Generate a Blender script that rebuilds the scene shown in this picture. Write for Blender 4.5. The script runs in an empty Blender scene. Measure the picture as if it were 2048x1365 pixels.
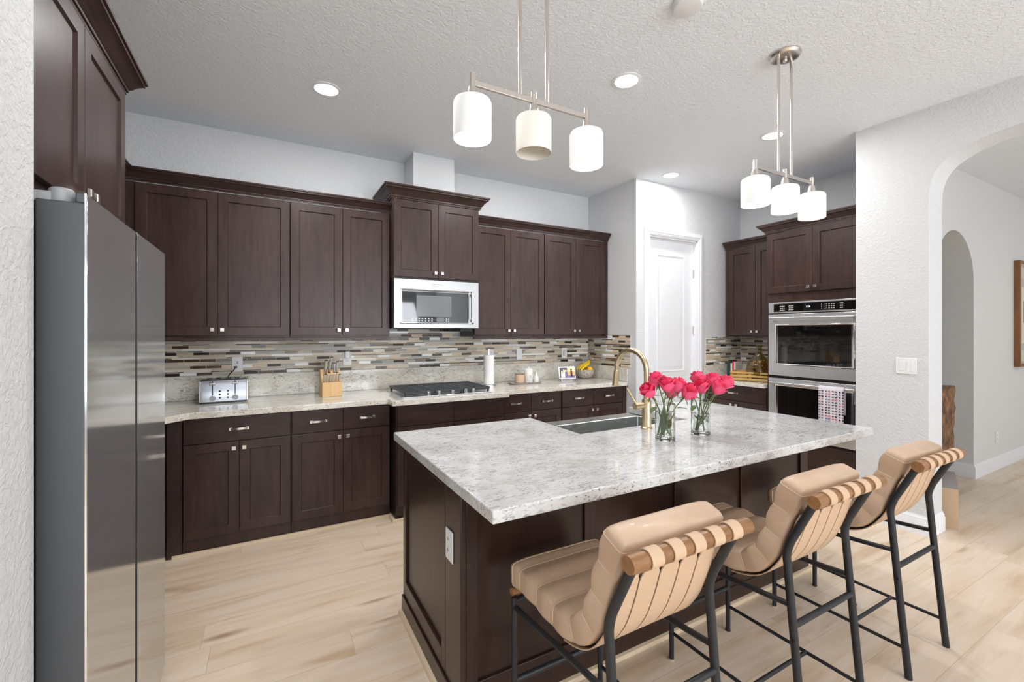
import bpy, math, random
from mathutils import Vector, Matrix
random.seed(7)
S = bpy.context.scene
C = S.collection
PI = math.pi

# ---------------------------------------------------------------- camera
cam = bpy.data.objects.new('camera', bpy.data.cameras.new('camera'))
C.objects.link(cam)
cam.data.sensor_width = 36.0
cam.data.lens = 36.0*882.0/2048.0
cam.data.shift_y = -16.5/2048.0
cam.data.clip_start = 0.05
cam.location = (0, 0, 1.42)
cam.rotation_euler = (PI/2, 0, -math.radians(28.9))
S.camera = cam
# ---------------------------------------------------------------- world + view
w = bpy.data.worlds.new('daylight'); S.world = w; w.use_nodes = True
w.node_tree.nodes['Background'].inputs[0].default_value = (0.93, 0.96, 1.0, 1)
w.node_tree.nodes['Background'].inputs[1].default_value = 1.0
S.view_settings.view_transform = 'Standard'
S.view_settings.look = 'None'
S.view_settings.gamma = 1.0
S.view_settings.exposure = -0.36
S.view_settings.use_curve_mapping = False
def area(name, loc, rot, sx, sy, e, col=(1, 1, 1)):
    l = bpy.data.lights.new(name, 'AREA'); l.shape = 'RECTANGLE'; l.size = sx; l.size_y = sy; l.energy = e; l.color = col
    o = bpy.data.objects.new(name, l); C.objects.link(o); o.location = loc; o.rotation_euler = rot; return o
# daylight through the window openings of the rear wall (Y=-4.4) and of the hall side
area('window_light', (-1.2, -4.3, 1.5), (PI/2+.8, 0, 0), 2.4, 2.2, 120, (.92, .96, 1))
area('window_light', (2.2, -4.3, 1.5), (PI/2+.8, 0, 0), 2.8, 2.2, 215, (.92, .96, 1))
area('window_light', (6.2, -4.3, 1.5), (PI/2+.7, 0, 0), 2.4, 2.2, 110, (.92, .96, 1))
CAN_E, SHADE_E = 15, 3

# ---------------------------------------------------------------- materials
def rgb(r, g, b):
    f = lambda c: (c/255/12.92) if c/255 <= .04045 else ((c/255+.055)/1.055)**2.4
    return (f(r), f(g), f(b), 1)
def mat(name, col, rough=.5, metal=0.0, **k):
    m = bpy.data.materials.new(name); m.use_nodes = True
    b = m.node_tree.nodes['Principled BSDF']
    b.inputs['Base Color'].default_value = col
    b.inputs['Roughness'].default_value = rough
    b.inputs['Metallic'].default_value = metal
    for a, v in k.items(): b.inputs[a.replace('_', ' ')].default_value = v
    return m
class NT:
    def __init__(s, m): s.t = m.node_tree; s.b = s.t.nodes['Principled BSDF']
    def n(s, ty, **k):
        x = s.t.nodes.new(ty)
        for a, v in k.items(): setattr(x, a, v)
        return x
    def l(s, a, b): s.t.links.new(a, b)
    def coords(s, scale=(1, 1, 1), rot=(0, 0, 0), gen='Object'):
        c = s.n('ShaderNodeTexCoord'); m = s.n('ShaderNodeMapping')
        m.inputs['Scale'].default_value = scale; m.inputs['Rotation'].default_value = rot
        s.l(c.outputs[gen], m.inputs['Vector']); return m.outputs[0]
    def noise(s, v, scale, detail=4, rough=.5, dist=0):
        x = s.n('ShaderNodeTexNoise'); x.inputs['Scale'].default_value = scale; x.inputs['Detail'].default_value = detail
        x.inputs['Roughness'].default_value = rough; x.inputs['Distortion'].default_value = dist; s.l(v, x.inputs['Vector']); return x.outputs['Fac']
    def ramp(s, f, stops):
        r = s.n('ShaderNodeValToRGB'); e = r.color_ramp.elements
        while len(e) < len(stops): e.new(.5)
        for q, (p, c) in zip(e, stops): q.position = p; q.color = c if len(c) == 4 else (*c, 1)
        s.l(f, r.inputs[0]); return r.outputs[0]
    def mix(s, f, a, b, mode='MIX'):
        x = s.n('ShaderNodeMix', data_type='RGBA', blend_type=mode)
        for i, v in ((0, f), (6, a), (7, b)):
            if isinstance(v, (int, float, tuple)): x.inputs[i].default_value = v
            else: s.l(v, x.inputs[i])
        return x.outputs[2]
    def math(s, op, a, b=0.0, c=None):
        x = s.n('ShaderNodeMath', operation=op)
        for i, v in enumerate((a, b) if c is None else (a, b, c)):
            if isinstance(v, (int, float)): x.inputs[i].default_value = v
            else: s.l(v, x.inputs[i])
        return x.outputs[0]
    def bump(s, h, strength, dist):
        b = s.n('ShaderNodeBump'); b.inputs['Strength'].default_value = strength; b.inputs['Distance'].default_value = dist
        s.l(h, b.inputs['Height']); s.l(b.outputs[0], s.b.inputs['Normal'])

def paint(name, col, k=1.0, rough=.6, scale=60):
    m = mat(name, col, rough); t = NT(m); v = t.coords()
    a = t.noise(v, scale, 5, .55, .6); b = t.noise(v, scale*4, 2)
    h = t.math('ADD', t.ramp(a, [(.42, (0, 0, 0)), (.62, (1, 1, 1))]), t.math('MULTIPLY', b, .25))
    t.bump(h, .6*k, .003); return m
WALL = paint('wall_paint', rgb(218, 219, 221), 1.0)
HALLW = paint('hall_paint', rgb(222, 223, 221), .4)
CEIL = paint('ceiling_paint', rgb(240, 244, 249), 1.2, .8, 55)
WHITE = mat('white_trim_paint', rgb(236, 237, 240), .35)
def wood(name, c1, c2, rough, axis='z', grain=1.0, coat=0.0):
    m = mat(name, c1, rough, Coat_Weight=coat, Coat_Roughness=.2, Specular_IOR_Level=.32); t = NT(m)
    sc = {'z': (8, 8, 1.2), 'x': (1.2, 8, 8), 'y': (8, 1.2, 8)}[axis]
    n1 = t.noise(t.coords(sc), 4*grain, 6, .6, .4); n2 = t.noise(t.coords((1, 1, .6)), 3.2, 3)
    f = t.math('ADD', t.math('MULTIPLY', n1, .55), t.math('MULTIPLY', n2, .5))
    t.l(t.ramp(f, [(.36, c1), (.68, c2)]), t.b.inputs['Base Color'])
    return m
CAB = wood('espresso_stained_wood', rgb(46, 32, 29), rgb(72, 53, 48), .33, 'z', 1.0, .06)
CABX = wood('espresso_stained_wood_drawer', rgb(44, 30, 27), rgb(68, 49, 44), .33, 'x', 1.0, .06)
CABI = wood('espresso_island_wood', rgb(40, 26, 21), rgb(60, 41, 34), .30, 'z', 1.0, .12)
CABIN = mat('dark_cabinet_inside', rgb(24, 16, 15), .6)
NICKEL = mat('brushed_nickel', rgb(215, 208, 202), .25, 1.0)
STEEL = mat('stainless_steel', rgb(205, 206, 208), .24, .82)
def brushed(m, sc=(2, 2, 300)):
    t = NT(m); n = t.noise(t.coords(sc), 3, 2); t.l(t.math('MULTIPLY_ADD', n, .16, .16), t.b.inputs['Roughness']); return m
brushed(STEEL)
OVST = brushed(mat('oven_steel', rgb(212, 213, 214), .28, .62))
MWST = brushed(mat('microwave_steel', rgb(186, 187, 189), .3, 1.0))
SINKM = brushed(mat('sink_steel', rgb(190, 193, 192), .34, .8))
CHROME = mat('chrome', rgb(235, 235, 235), .08, 1.0)
BLKGL = mat('black_glass', rgb(14, 14, 15), .05, 0, Coat_Weight=1.0)
SCREEN = mat('dark_window_mesh', rgb(112, 113, 114), .15, 0)
IRON = mat('cast_iron', rgb(52, 54, 58), .45)
BLACKM = mat('black_powder_coat', rgb(40, 42, 46), .42, .2)
FRSIDE = mat('fridge_side_grey', rgb(84, 86, 89), .5, .3)
def fr():
    m = mat('fridge_door_steel', rgb(196, 198, 199), .10, .80); t = NT(m)
    n = t.noise(t.coords((1, .35, 1.3)), 2.2, 1); t.bump(n, .25, .006); return m
FRDOOR = fr()
PLAST = mat('white_plastic', rgb(238, 238, 238), .35)
GPLAST = mat('grey_plastic', rgb(160, 161, 163), .4)
BRASS = mat('champagne_brass', rgb(214, 196, 160), .28, 1.0)
BLACKP = mat('black_plastic', rgb(20, 20, 21), .4)
def granite(name, base, mid, dark, k=1.0, rot=.6):
    m = mat(name, base, .12, 0, Coat_Weight=.3, Coat_Roughness=.05); t = NT(m)
    v = t.coords((1, 1, 1), (0, 0, rot)); vs = t.coords((1, 3.4, 2.4), (0.2, 0.1, rot))
    big = t.noise(v, 3.0, 5, .6, 1.2)
    c = t.mix(t.ramp(big, [(.44, (0, 0, 0)), (.68, (1, 1, 1))]), base, mid)
    st = t.noise(vs, 14, 9, .72, 1.8)
    c = t.mix(t.ramp(st, [(.525, (0, 0, 0)), (.60, (.66*k,)*3)]), c, rgb(160, 158, 156))
    st2 = t.noise(vs, 26, 7, .68, 2.4)
    gate = t.noise(v, 5.5, 3, .5, .5)
    f = t.math('MULTIPLY', t.ramp(st2, [(.57, (0, 0, 0)), (.615, (1, 1, 1))]), t.ramp(gate, [(.40, (0, 0, 0)), (.56, (1, 1, 1))]))
    c = t.mix(t.math('MULTIPLY', f, .85*k), c, dark)
    vo = t.n('ShaderNodeTexVoronoi'); vo.inputs['Scale'].default_value = 46; t.l(vs, vo.inputs['Vector'])
    sp = t.math('MULTIPLY', t.ramp(vo.outputs['Distance'], [(.14, (1, 1, 1)), (.26, (0, 0, 0))]), t.ramp(t.noise(v, 9, 2), [(.50, (0, 0, 0)), (.58, (1, 1, 1))]))
    c = t.mix(t.math('MULTIPLY', sp, .8), c, rgb(58, 50, 50))
    t.l(c, t.b.inputs['Base Color']); return m
GRI = granite('island_granite', rgb(218, 219, 219), rgb(198, 196, 192), rgb(78, 76, 80), 1.0, .5)
GRW = granite('counter_granite', rgb(230, 227, 217), rgb(212, 204, 190), rgb(84, 76, 68), 1.0, -.4)
def floor_mat():
    m = mat('oak_plank_floor', rgb(215, 190, 160), .38); t = NT(m)
    v = t.coords((1, 1, 1))
    br = t.n('ShaderNodeTexBrick'); br.offset = 0.0; br.inputs['Scale'].default_value = 1.0
    br.inputs['Brick Width'].default_value = 1.35; br.inputs['Row Height'].default_value = .185; br.inputs['Mortar Size'].default_value = .0012
    br.inputs['Mortar Smooth'].default_value = .2; br.inputs['Bias'].default_value = 0
    br.inputs['Color1'].default_value = (0, 0, 0, 1); br.inputs['Color2'].default_value = (1, 1, 1, 1); br.inputs['Mortar'].default_value = (.5, .5, .5, 1)
    sv = t.n('ShaderNodeSeparateXYZ'); t.l(v, sv.inputs[0])
    row = t.math('FLOOR', t.math('DIVIDE', sv.outputs[1], .185))
    hsh = t.math('FRACT', t.math('MULTIPLY', t.math('SINE', t.math('MULTIPLY', row, 12.9898)), 43758.5))
    cx_ = t.n('ShaderNodeCombineXYZ'); t.l(t.math('ADD', sv.outputs[0], t.math('MULTIPLY', hsh, 4.3)), cx_.inputs[0]); t.l(sv.outputs[1], cx_.inputs[1])
    t.l(cx_.outputs[0], br.inputs['Vector'])
    sep = t.n('ShaderNodeSeparateColor'); t.l(br.outputs['Color'], sep.inputs[0]); rnd = sep.outputs[0]
    cv = t.n('ShaderNodeCombineXYZ'); t.l(t.math('MULTIPLY', rnd, 37.0), cv.inputs[0]); t.l(t.math('MULTIPLY', rnd, 11.0), cv.inputs[2])
    def shifted(sc):
        mp = t.n('ShaderNodeMapping'); mp.inputs['Scale'].default_value = sc; t.l(v, mp.inputs['Vector'])
        a = t.n('ShaderNodeVectorMath', operation='ADD'); t.l(mp.outputs[0], a.inputs[0]); t.l(cv.outputs[0], a.inputs[1]); return a.outputs[0]
    g = t.noise(shifted((.7, 5.5, 5.5)), 2.0, 7, .55, .5)
    fine = t.noise(shifted((3, 60, 60)), 4, 4, .6)
    c = t.ramp(g, [(.30, rgb(200, 170, 138)), (.43, rgb(221, 200, 174)), (.60, rgb(232, 216, 197)), (.76, rgb(214, 189, 159))])
    c = t.mix(t.math('MULTIPLY', fine, .16), c, rgb(180, 145, 110))
    c = t.mix(t.math('MULTIPLY', rnd, .28), c, rgb(232, 208, 182))
    kn = t.n('ShaderNodeTexVoronoi'); kn.inputs['Scale'].default_value = 1.7; t.l(shifted((.75, 3.2, 3.2)), kn.inputs['Vector'])
    c = t.mix(t.ramp(kn.outputs['Distance'], [(.03, (.75,)*3), (.16, (0, 0, 0))]), c, rgb(152, 112, 74))
    c = t.mix(t.math('MULTIPLY', br.outputs['Fac'], .45), c, rgb(150, 120, 92))
    t.l(c, t.b.inputs['Base Color'])
    t.l(t.math('MULTIPLY_ADD', g, .2, .27), t.b.inputs['Roughness'])
    return m
FLOOR = floor_mat()
SHOE = mat('oak_shoe_moulding', rgb(214, 192, 162), .45)
def leather():
    m = mat('tan_leather', rgb(203, 166, 134), .42, 0, Coat_Weight=.08); t = NT(m)
    n = t.noise(t.coords(), 9, 3); t.l(t.ramp(n, [(.35, rgb(198, 168, 141)), (.7, rgb(209, 181, 155))]), t.b.inputs['Base Color'])
    t.bump(t.noise(t.coords(), 260, 3), .12, .001); return m
LEATH = leather()
STRAP = mat('tan_strap_leather', rgb(205, 174, 144), .6)
GAPSHADE = mat('strap_gap_shade', rgb(58, 40, 30), .8)  # dark brown standing in for shade between the stool straps
SEAM = mat('stitched_seam', rgb(222, 196, 166), .6)
DOWEL = wood('walnut_dowel', rgb(108, 74, 46), rgb(160, 116, 76), .35, 'x', 2.0, .2)
LIGHTW = wood('knife_block_wood', rgb(206, 164, 112), rgb(226, 190, 140), .4, 'z')
CRATEW = wood('crate_wood', rgb(178, 136, 72), rgb(212, 176, 108), .45, 'x')
def glass(name, col, rough=0.0, ior=1.45):
    m = mat(name, col, rough, 0, Transmission_Weight=1.0, IOR=ior); return m
GLASS = glass('clear_glass', (.97, .99, .98, 1))
GGLASS = glass('smoky_green_glass', rgb(206, 196, 150), .0)
WATER = glass('water', (.96, .98, .96, 1), 0, 1.33)
def shade_mat(name, e):
    m = mat(name, rgb(232, 231, 228), .6); t = NT(m)
    n = t.noise(t.coords((60, 60, 6)), 3, 3)
    t.b.inputs['Emission Color'].default_value = (1, .985, .96, 1)
    t.l(t.math('MULTIPLY_ADD', n, .25*e, .62*e), t.b.inputs['Emission Strength']); return m
SHON = shade_mat('lit_linen_shade', .30)
SHOFF = mat('unlit_linen_shade', rgb(240, 236, 226), .6)
def emis(name, col, e):
    m = mat(name, col, .5); b = m.node_tree.nodes['Principled BSDF']
    b.inputs['Emission Color'].default_value = col; b.inputs['Emission Strength'].default_value = e; return m
BULB = emis('lit_bulb', (1, .98, .95, 1), 9)
LED = emis('recessed_led', (1, .99, .97, 1), 9)
GLOW = emis('display_digits', (.9, .95, 1, 1), 1.2)

# ---------------------------------------------------------------- mesh builder
class MB:
    def __init__(s): s.v = []; s.f = []; s.m = []
    def add(s, vs, fs, mi=0):
        o = len(s.v); s.v += [tuple(p) for p in vs]; s.f += [tuple(i+o for i in q) for q in fs]; s.m += [mi]*len(fs); return s
    def box(s, x0, y0, z0, x1, y1, z1, mi=0):
        x0, x1 = sorted((x0, x1)); y0, y1 = sorted((y0, y1)); z0, z1 = sorted((z0, z1))
        return s.add([(x0, y0, z0), (x1, y0, z0), (x1, y1, z0), (x0, y1, z0), (x0, y0, z1), (x1, y0, z1), (x1, y1, z1), (x0, y1, z1)],
                     [(3, 2, 1, 0), (4, 5, 6, 7), (0, 1, 5, 4), (1, 2, 6, 5), (2, 3, 7, 6), (3, 0, 4, 7)], mi)
    def tube(s, pts, r, seg=12, mi=0, closed=False):
        pts = [Vector(p) for p in pts]; n = len(pts); rs = r if isinstance(r, (list, tuple)) else [r]*n
        o = len(s.v); up = None; rings = []
        for i, p in enumerate(pts):
            a = pts[i-1] if (i or closed) else p; b = pts[(i+1) % n] if (i < n-1 or closed) else p
            t = (b-a).normalized()
            if up is None:
                up = Vector((0, 0, 1)) if abs(t.z) < .9 else Vector((1, 0, 0))
            side = t.cross(up).normalized(); up = side.cross(t).normalized()
            rings.append([p+side*(rs[i]*math.cos(2*PI*k/seg))+up*(rs[i]*math.sin(2*PI*k/seg)) for k in range(seg)])
        vs = [q for R in rings for q in R]; fs = []
        for i in range(n if closed else n-1):
            j = (i+1) % n
            for k in range(seg):
                l = (k+1) % seg; fs.append((i*seg+k, i*seg+l, j*seg+l, j*seg+k))
        if not closed:
            fs.append(tuple(reversed(range(seg)))); fs.append(tuple((n-1)*seg+k for k in range(seg)))
        return s.add(vs, fs, mi)
    def cyl(s, p0, p1, r0, r1=None, seg=20, mi=0): return s.tube([p0, p1], [r0, r0 if r1 is None else r1], seg, mi)
    def lathe(s, prof, c=(0, 0, 0), seg=28, mi=0, close=True):
        vs = []; fs = []; n = len(prof)
        for (r, z) in prof:
            for k in range(seg): a = 2*PI*k/seg; vs.append((c[0]+r*math.cos(a), c[1]+r*math.sin(a), c[2]+z))
        for i in range(n-1):
            for k in range(seg):
                l = (k+1) % seg; fs.append((i*seg+k, i*seg+l, (i+1)*seg+l, (i+1)*seg+k))
        if close:
            fs.append(tuple(reversed(range(seg)))); fs.append(tuple((n-1)*seg+k for k in range(seg)))
        return s.add(vs, fs, mi)
    def prism(s, poly, a0, a1, axis='z', mi=0):
        n = len(poly)
        mp = {'z': lambda p, a: (p[0], p[1], a), 'y': lambda p, a: (p[0], a, p[1]), 'x': lambda p, a: (a, p[0], p[1])}[axis]
        vs = [mp(p, a0) for p in poly]+[mp(p, a1) for p in poly]
        fs = [tuple(reversed(range(n))), tuple(range(n, 2*n))]+[(i, (i+1) % n, n+(i+1) % n, n+i) for i in range(n)]
        return s.add(vs, fs, mi)
    def sphere(s, c, r, seg=14, rings=9, mi=0, sz=1):
        prof = [(max(1e-4, r*math.sin(PI*i/rings)), -r*sz*math.cos(PI*i/rings)) for i in range(rings+1)]
        return s.lathe(prof, c, seg, mi)
    def loft(s, rings, mi=0, caps=True):
        n = len(rings[0]); vs = [p for R in rings for p in R]; fs = []
        for i in range(len(rings)-1):
            for k in range(n):
                l = (k+1) % n; fs.append((i*n+k, i*n+l, (i+1)*n+l, (i+1)*n+k))
        if caps: fs.append(tuple(reversed(range(n)))); fs.append(tuple((len(rings)-1)*n+k for k in range(n)))
        return s.add(vs, fs, mi)
    def build(s, name, mats, parent=None, bevel=0, seg=2, ang=35, sub=0, **tags):
        import bmesh
        me = bpy.data.meshes.new(name); me.from_pydata(s.v, [], s.f)
        for q in (mats if isinstance(mats, (list, tuple)) else [mats]): me.materials.append(q)
        me.polygons.foreach_set('material_index', s.m)
        bm = bmesh.new(); bm.from_mesh(me); bmesh.ops.recalc_face_normals(bm, faces=bm.faces); bm.to_mesh(me); bm.free()
        me.polygons.foreach_set('use_smooth', [True]*len(me.polygons)); me.set_sharp_from_angle(angle=math.radians(ang))
        o = bpy.data.objects.new(name, me); C.objects.link(o)
        if parent: o.parent = parent
        if bevel:
            b = o.modifiers.new('bevel', 'BEVEL'); b.width = bevel; b.segments = seg; b.limit_method = 'ANGLE'; b.angle_limit = math.radians(40)
        if sub:
            b = o.modifiers.new('sub', 'SUBSURF'); b.levels = sub; b.render_levels = sub
        for a, v in tags.items(): o[a] = v
        return o
def thing(name, label, cat, loc=(0, 0, 0), rotz=0, group=None):
    o = bpy.data.objects.new(name, None); C.objects.link(o); o.empty_display_size = .1
    o.location = loc; o.rotation_euler = (0, 0, rotz); o['label'] = label; o['category'] = cat
    if group: o['group'] = group
    return o
def tag(o, label, cat, group=None):
    o['label'] = label; o['category'] = cat
    if group: o['group'] = group
    return o
def copy_tree(o, loc, rotz=None, label=None, group=None):
    def rec(a, par):
        c = a.copy(); C.objects.link(c); c.parent = par
        for ch in a.children: rec(ch, c)
        return c
    r = rec(o, None); r.location = loc
    if rotz is not None: r.rotation_euler = (0, 0, rotz)
    if label: r['label'] = label
    if group: r['group'] = group
    return r
def struct(name, mb, m, **k): return mb.build(name, m, kind='structure', **k)
def cr(pts, n=8):
    """Catmull-Rom resample of a list of tuples."""
    P = [Vector(p) for p in pts]; P = [P[0]*2-P[1]]+P+[P[-1]*2-P[-2]]; out = []
    for i in range(1, len(P)-2):
        for k in range(n):
            t = k/n; a, b, c, d = P[i-1:i+3]
            out.append(.5*((2*b)+(c-a)*t+(2*a-5*b+4*c-d)*t*t+(3*b-a-3*c+d)*t**3))
    out.append(P[-2]); return out
def text(name, s, size, parent, loc, rot, m, depth=.0006):
    cu = bpy.data.curves.new(name, 'FONT'); cu.body = s; cu.size = size; cu.extrude = depth; cu.align_x = 'CENTER'; cu.align_y = 'CENTER'
    o = bpy.data.objects.new(name, cu); C.objects.link(o)
    dg = bpy.context.evaluated_depsgraph_get(); dg.update(); me = bpy.data.meshes.new_from_object(o.evaluated_get(dg))
    bpy.data.objects.remove(o); me.materials.clear(); me.materials.append(m)
    q = bpy.data.objects.new(name, me); C.objects.link(q); q.parent = parent; q.location = loc; q.rotation_euler = rot; return q

# ---------------------------------------------------------------- structure
CZ, HC = 2.99, 2.94
WB, PX, PY, RX = 4.06, 3.256, 3.30, 4.94
AX0, AX1 = 4.02, 4.25
HY0, HY1 = 1.586, 1.72
struct('floor', MB().box(-3.4, -4.6, -.1, 9.2, 4.3, 0), FLOOR)
struct('ceiling', MB().box(-3.4, -4.6, CZ, AX1, 4.3, CZ+.1).box(AX1, HY1, CZ, 9.2, 4.3, CZ+.1), CEIL)
struct('ceiling', MB().box(AX1+.001, -4.6, HC, 9.2, HY0, HC+.04), CEIL)
struct('wall_back', MB().box(-1.3, WB, 0, RX+.3, WB+.12, CZ), WALL)
struct('wall_left', MB().box(-1.28, 1.36, 0, -1.16, WB, CZ), WALL)
struct('wall_alcove', MB().box(-3.4, 1.2, 0, -.453, 1.36, CZ), WALL)
struct('wall_far_left', MB().box(-3.5, -4.6, 0, -3.4, 1.36, CZ), WALL)
struct('wall_duct', MB().box(1.10, 3.765, 2.525, 1.478, WB, CZ), WALL)
DX0, DX1, DZ = 3.44, 4.175, 2.435
struct('wall_pantry', MB().box(PX, PY, 0, DX0, PY+.12, CZ).box(DX1, PY, 0, RX, PY+.12, CZ).box(DX0, PY, DZ, DX1, PY+.12, CZ).box(PX, PY+.12, 0, PX+.12, WB, CZ), WALL)
struct('wall_right', MB().box(RX, HY1, 0, 5.09, WB, CZ), WALL)
# arch wall (faces -X) with its rounded opening
def arch_poly():
    y0, a, z0, b, n = .35, .935, 2.25, .46, 4
    pts = []
    for i in range(41):
        th = PI*i/40; cth, sth = math.cos(th), math.sin(th)
        pts.append((y0+a*math.copysign(abs(cth)**(2/n), cth), z0+b*abs(sth)**(2/n)))
    return pts
ap = arch_poly()
ar = MB()
ar.box(AX0, ap[0][0], 0, AX1, HY1, CZ); ar.box(AX0, -4.6, 0, AX1, ap[-1][0], CZ)
ar.prism(ap+[(ap[-1][0], CZ), (ap[0][0], CZ)], AX0, AX1, 'x')
struct('wall_arch', ar, WALL, ang=50)
# hall wall (faces -Y) with its narrow arched doorway
hx0, hx1, hz, hr = 5.10, 6.01, 1.912, .455
hp = [(5.555+hr*math.cos(PI*i/24), hz+hr*math.sin(PI*i/24)) for i in range(25)]
hw = MB().box(AX1, HY0, 0, hx0, HY1, CZ).box(hx1, HY0, 0, 9.2, HY1, CZ)
hw.prism(hp+[(hx0, CZ), (hx1, CZ)], HY0, HY1, 'y')
hw.prism(hp+[(hx0-.01, 2.6), (hx1+.01, 2.6)], HY1, HY1+.35, 'y')
struct('wall_hall', hw, HALLW, ang=50)
struct('wall_passage', MB().box(hx1, HY1, 0, hx1+.12, 3.5, CZ).box(5.09, 3.5, 0, hx1+.12, 3.6, CZ), HALLW)
struct('wall_far_right', MB().box(9.2, -4.6, 0, 9.3, HY1, CZ), HALLW)
# rear wall with window openings (behind the camera)
rw = MB(); xs = [-3.4, -2.4, 0, .8, 3.6, 5.0, 7.4, 9.2]
for i in range(0, 7):
    if i in (1, 3, 5): rw.box(xs[i], -4.6, 0, xs[i+1], -4.48, .4); rw.box(xs[i], -4.6, 2.6, xs[i+1], -4.48, CZ)
    else: rw.box(xs[i], -4.6, 0, xs[i+1], -4.48, CZ)
struct('wall_rear', rw, WALL)
CURT = mat('sheer_curtain', rgb(225, 225, 222), .9)
for n, i in enumerate((1, 3, 5)):
    f = MB(); a, b = xs[i], xs[i+1]
    for x in (a, (a+b)/2-.03, b-.06): f.box(x, -4.56, .4, x+.06, -4.5, 2.6)
    f.box(a, -4.56, .4, b, -4.5, .46); f.box(a, -4.56, 2.54, b, -4.5, 2.6)
    struct('window_%d' % (n+1), f, WHITE)
# baseboards
def baseprof(mb, path, h=.135, t=.018, outn=1):
    """profiled baseboard along 2D path (floor), outward to the left of travel when outn=1"""
    prof = [(0, 0), (t, 0), (t, h*.72), (t*.75, h*.78), (t*.75, h*.86), (t*.35, h*.93), (t*.3, h), (0, h)]
    sweep2d(mb, path, prof, 0, outn)
def sweep2d(mb, path, prof, z0, sgn=1, mi=0, d0=None, d1=None):
    P = [Vector(p) for p in path]; n = len(P); rings = []
    for i, p in enumerate(P):
        ds = []
        if i > 0: ds.append((P[i]-P[i-1]).normalized())
        if i < n-1: ds.append((P[i+1]-P[i]).normalized())
        ns = [Vector((-d.y, d.x))*sgn for d in ds]
        if len(ns) == 2: m = (ns[0]+ns[1]).normalized(); m = m/max(.2, m.dot(ns[0]))
        else: m = ns[0]
        rings.append([(p.x+m.x*o, p.y+m.y*o, z0+z) for (o, z) in prof])
    mb.loft(rings, mi)
b = MB(); baseprof(b, [(AX0, HY1-.002), (AX0, 1.285), (AX1, 1.285)], outn=-1); struct('baseboard_arch', b, WHITE)
b = MB(); baseprof(b, [(hx1, 3.48), (hx1, HY0), (9.19, HY0)], outn=-1); struct('baseboard_hall', b, WHITE)
b = MB(); baseprof(b, [(AX1+.003, HY0), (hx0, HY0), (hx0, 1.7)], outn=-1); struct('baseboard_hall', b, WHITE)
b = MB(); baseprof(b, [(PX, 3.40), (PX, PY), (3.375, PY)], outn=-1); baseprof(b, [(4.26, PY), (4.28, PY)], outn=-1); struct('baseboard_pantry', b, WHITE)
b = MB(); baseprof(b, [(-3.39, 1.2), (-.453, 1.2), (-.453, 1.345)], outn=-1); struct('baseboard_alcove', b, WHITE)

# pantry door (structure) with casing
dr = MB().box(DX0+.004, PY+.045, .012, DX1-.004, PY+.085, DZ-.01)
door = dr.build('door_1', WHITE, kind='structure', bevel=.002)
dp = MB()
def raised(mb, x0, x1, z0, z1, y):
    def R(d, yy): return [(x0+d, yy, z0+d), (x1-d, yy, z0+d), (x1-d, yy, z1-d), (x0+d, yy, z1-d)]
    mb.loft([R(0, y+.002), R(0, y-.001), R(.008, y-.009), R(.022, y-.0015), R(.036, y-.0015), R(.060, y-.0085), R(.065, y-.0085)], 0)
raised(dp, DX0+.155, DX1-.155, 1.0, 2.255, PY+.044); raised(dp, DX0+.155, DX1-.155, .22, .86, PY+.044)
dp.build('door_panel', WHITE, door)
cs = MB()
for (o, wd, th) in ((0, .075, .012), (.012, .05, .019), (.03, .02, .024)):
    a0, a1, zt = DX0-o, DX1+o, DZ+o
    cs.box(a0-wd, PY-th, 0, a0, PY, zt+wd).box(a1, PY-th, 0, a1+wd, PY, zt+wd).box(a0, PY-th, zt, a1, PY, zt+wd)
cs.box(DX0, PY, 0, DX0+.012, PY+.045, DZ).box(DX1-.012, PY, 0, DX1, PY+.045, DZ).box(DX0, PY, DZ-.014, DX1, PY+.045, DZ)
cs.build('door_casing', WHITE, door, bevel=.002)
for z in (.3, 1.45, 2.08):
    MB().box(DX1-.022, PY+.03, z-.045, DX1-.008, PY+.046, z+.045).cyl((DX1-.012, PY+.028, z-.047), (DX1-.012, PY+.028, z+.047), .006).build('hinge', NICKEL, door)
MB().cyl((DX0+.07, PY+.045, .90), (DX0+.07, PY+.03, .90), .026).cyl((DX0+.07, PY+.03, .90), (DX0+.07, PY-.005, .90), .010).sphere((DX0+.07, PY-.02, .90), .026).build('door_knob', NICKEL, door)

# ---------------------------------------------------------------- cabinets
def shaker(mb, x0, x1, z0, z1, y=0, t=.02, rail=.058, rec=.009):
    """door slab with its back at y, front at y-t"""
    def R(dx, yy): return [(x0+dx, yy, z0+dx), (x1-dx, yy, z0+dx), (x1-dx, yy, z1-dx), (x0+dx, yy, z1-dx)]
    mb.loft([R(0, y), R(0, y-t+.0015), R(.0015, y-t), R(rail, y-t), R(rail+.005, y-t+rec), R(rail+.006, y-t+rec)], 0)
def knob_mesh(parent, x, z, y):
    m = MB(); m.cyl((x, y, z), (x, y-.013, z), .006, .006, 10)
    m.loft([[(x-a, yy, z-a), (x+a, yy, z-a), (x+a, yy, z+a), (x-a, yy, z+a)] for a, yy in ((.009, y-.012), (.0135, y-.018), (.0135, y-.025), (.011, y-.028))])
    return m.build('knob', NICKEL, parent)
def pull_mesh(parent, x, z, y, L=.096):
    m = MB()
    for s in (-1, 1): m.box(x+s*L/2-.008, y-.022, z-.009, x+s*L/2+.008, y, z+.009)
    pts = [(x-L/2+L*i/8, y-.020-.008*math.sin(PI*i/8), z) for i in range(9)]
    m.loft([[(p[0], p[1]-.004, p[2]-.007), (p[0], p[1]+.004, p[2]-.007), (p[0], p[1]+.004, p[2]+.007), (p[0], p[1]-.004, p[2]+.007)] for p in pts])
    return m.build('handle', NICKEL, parent)
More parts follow.
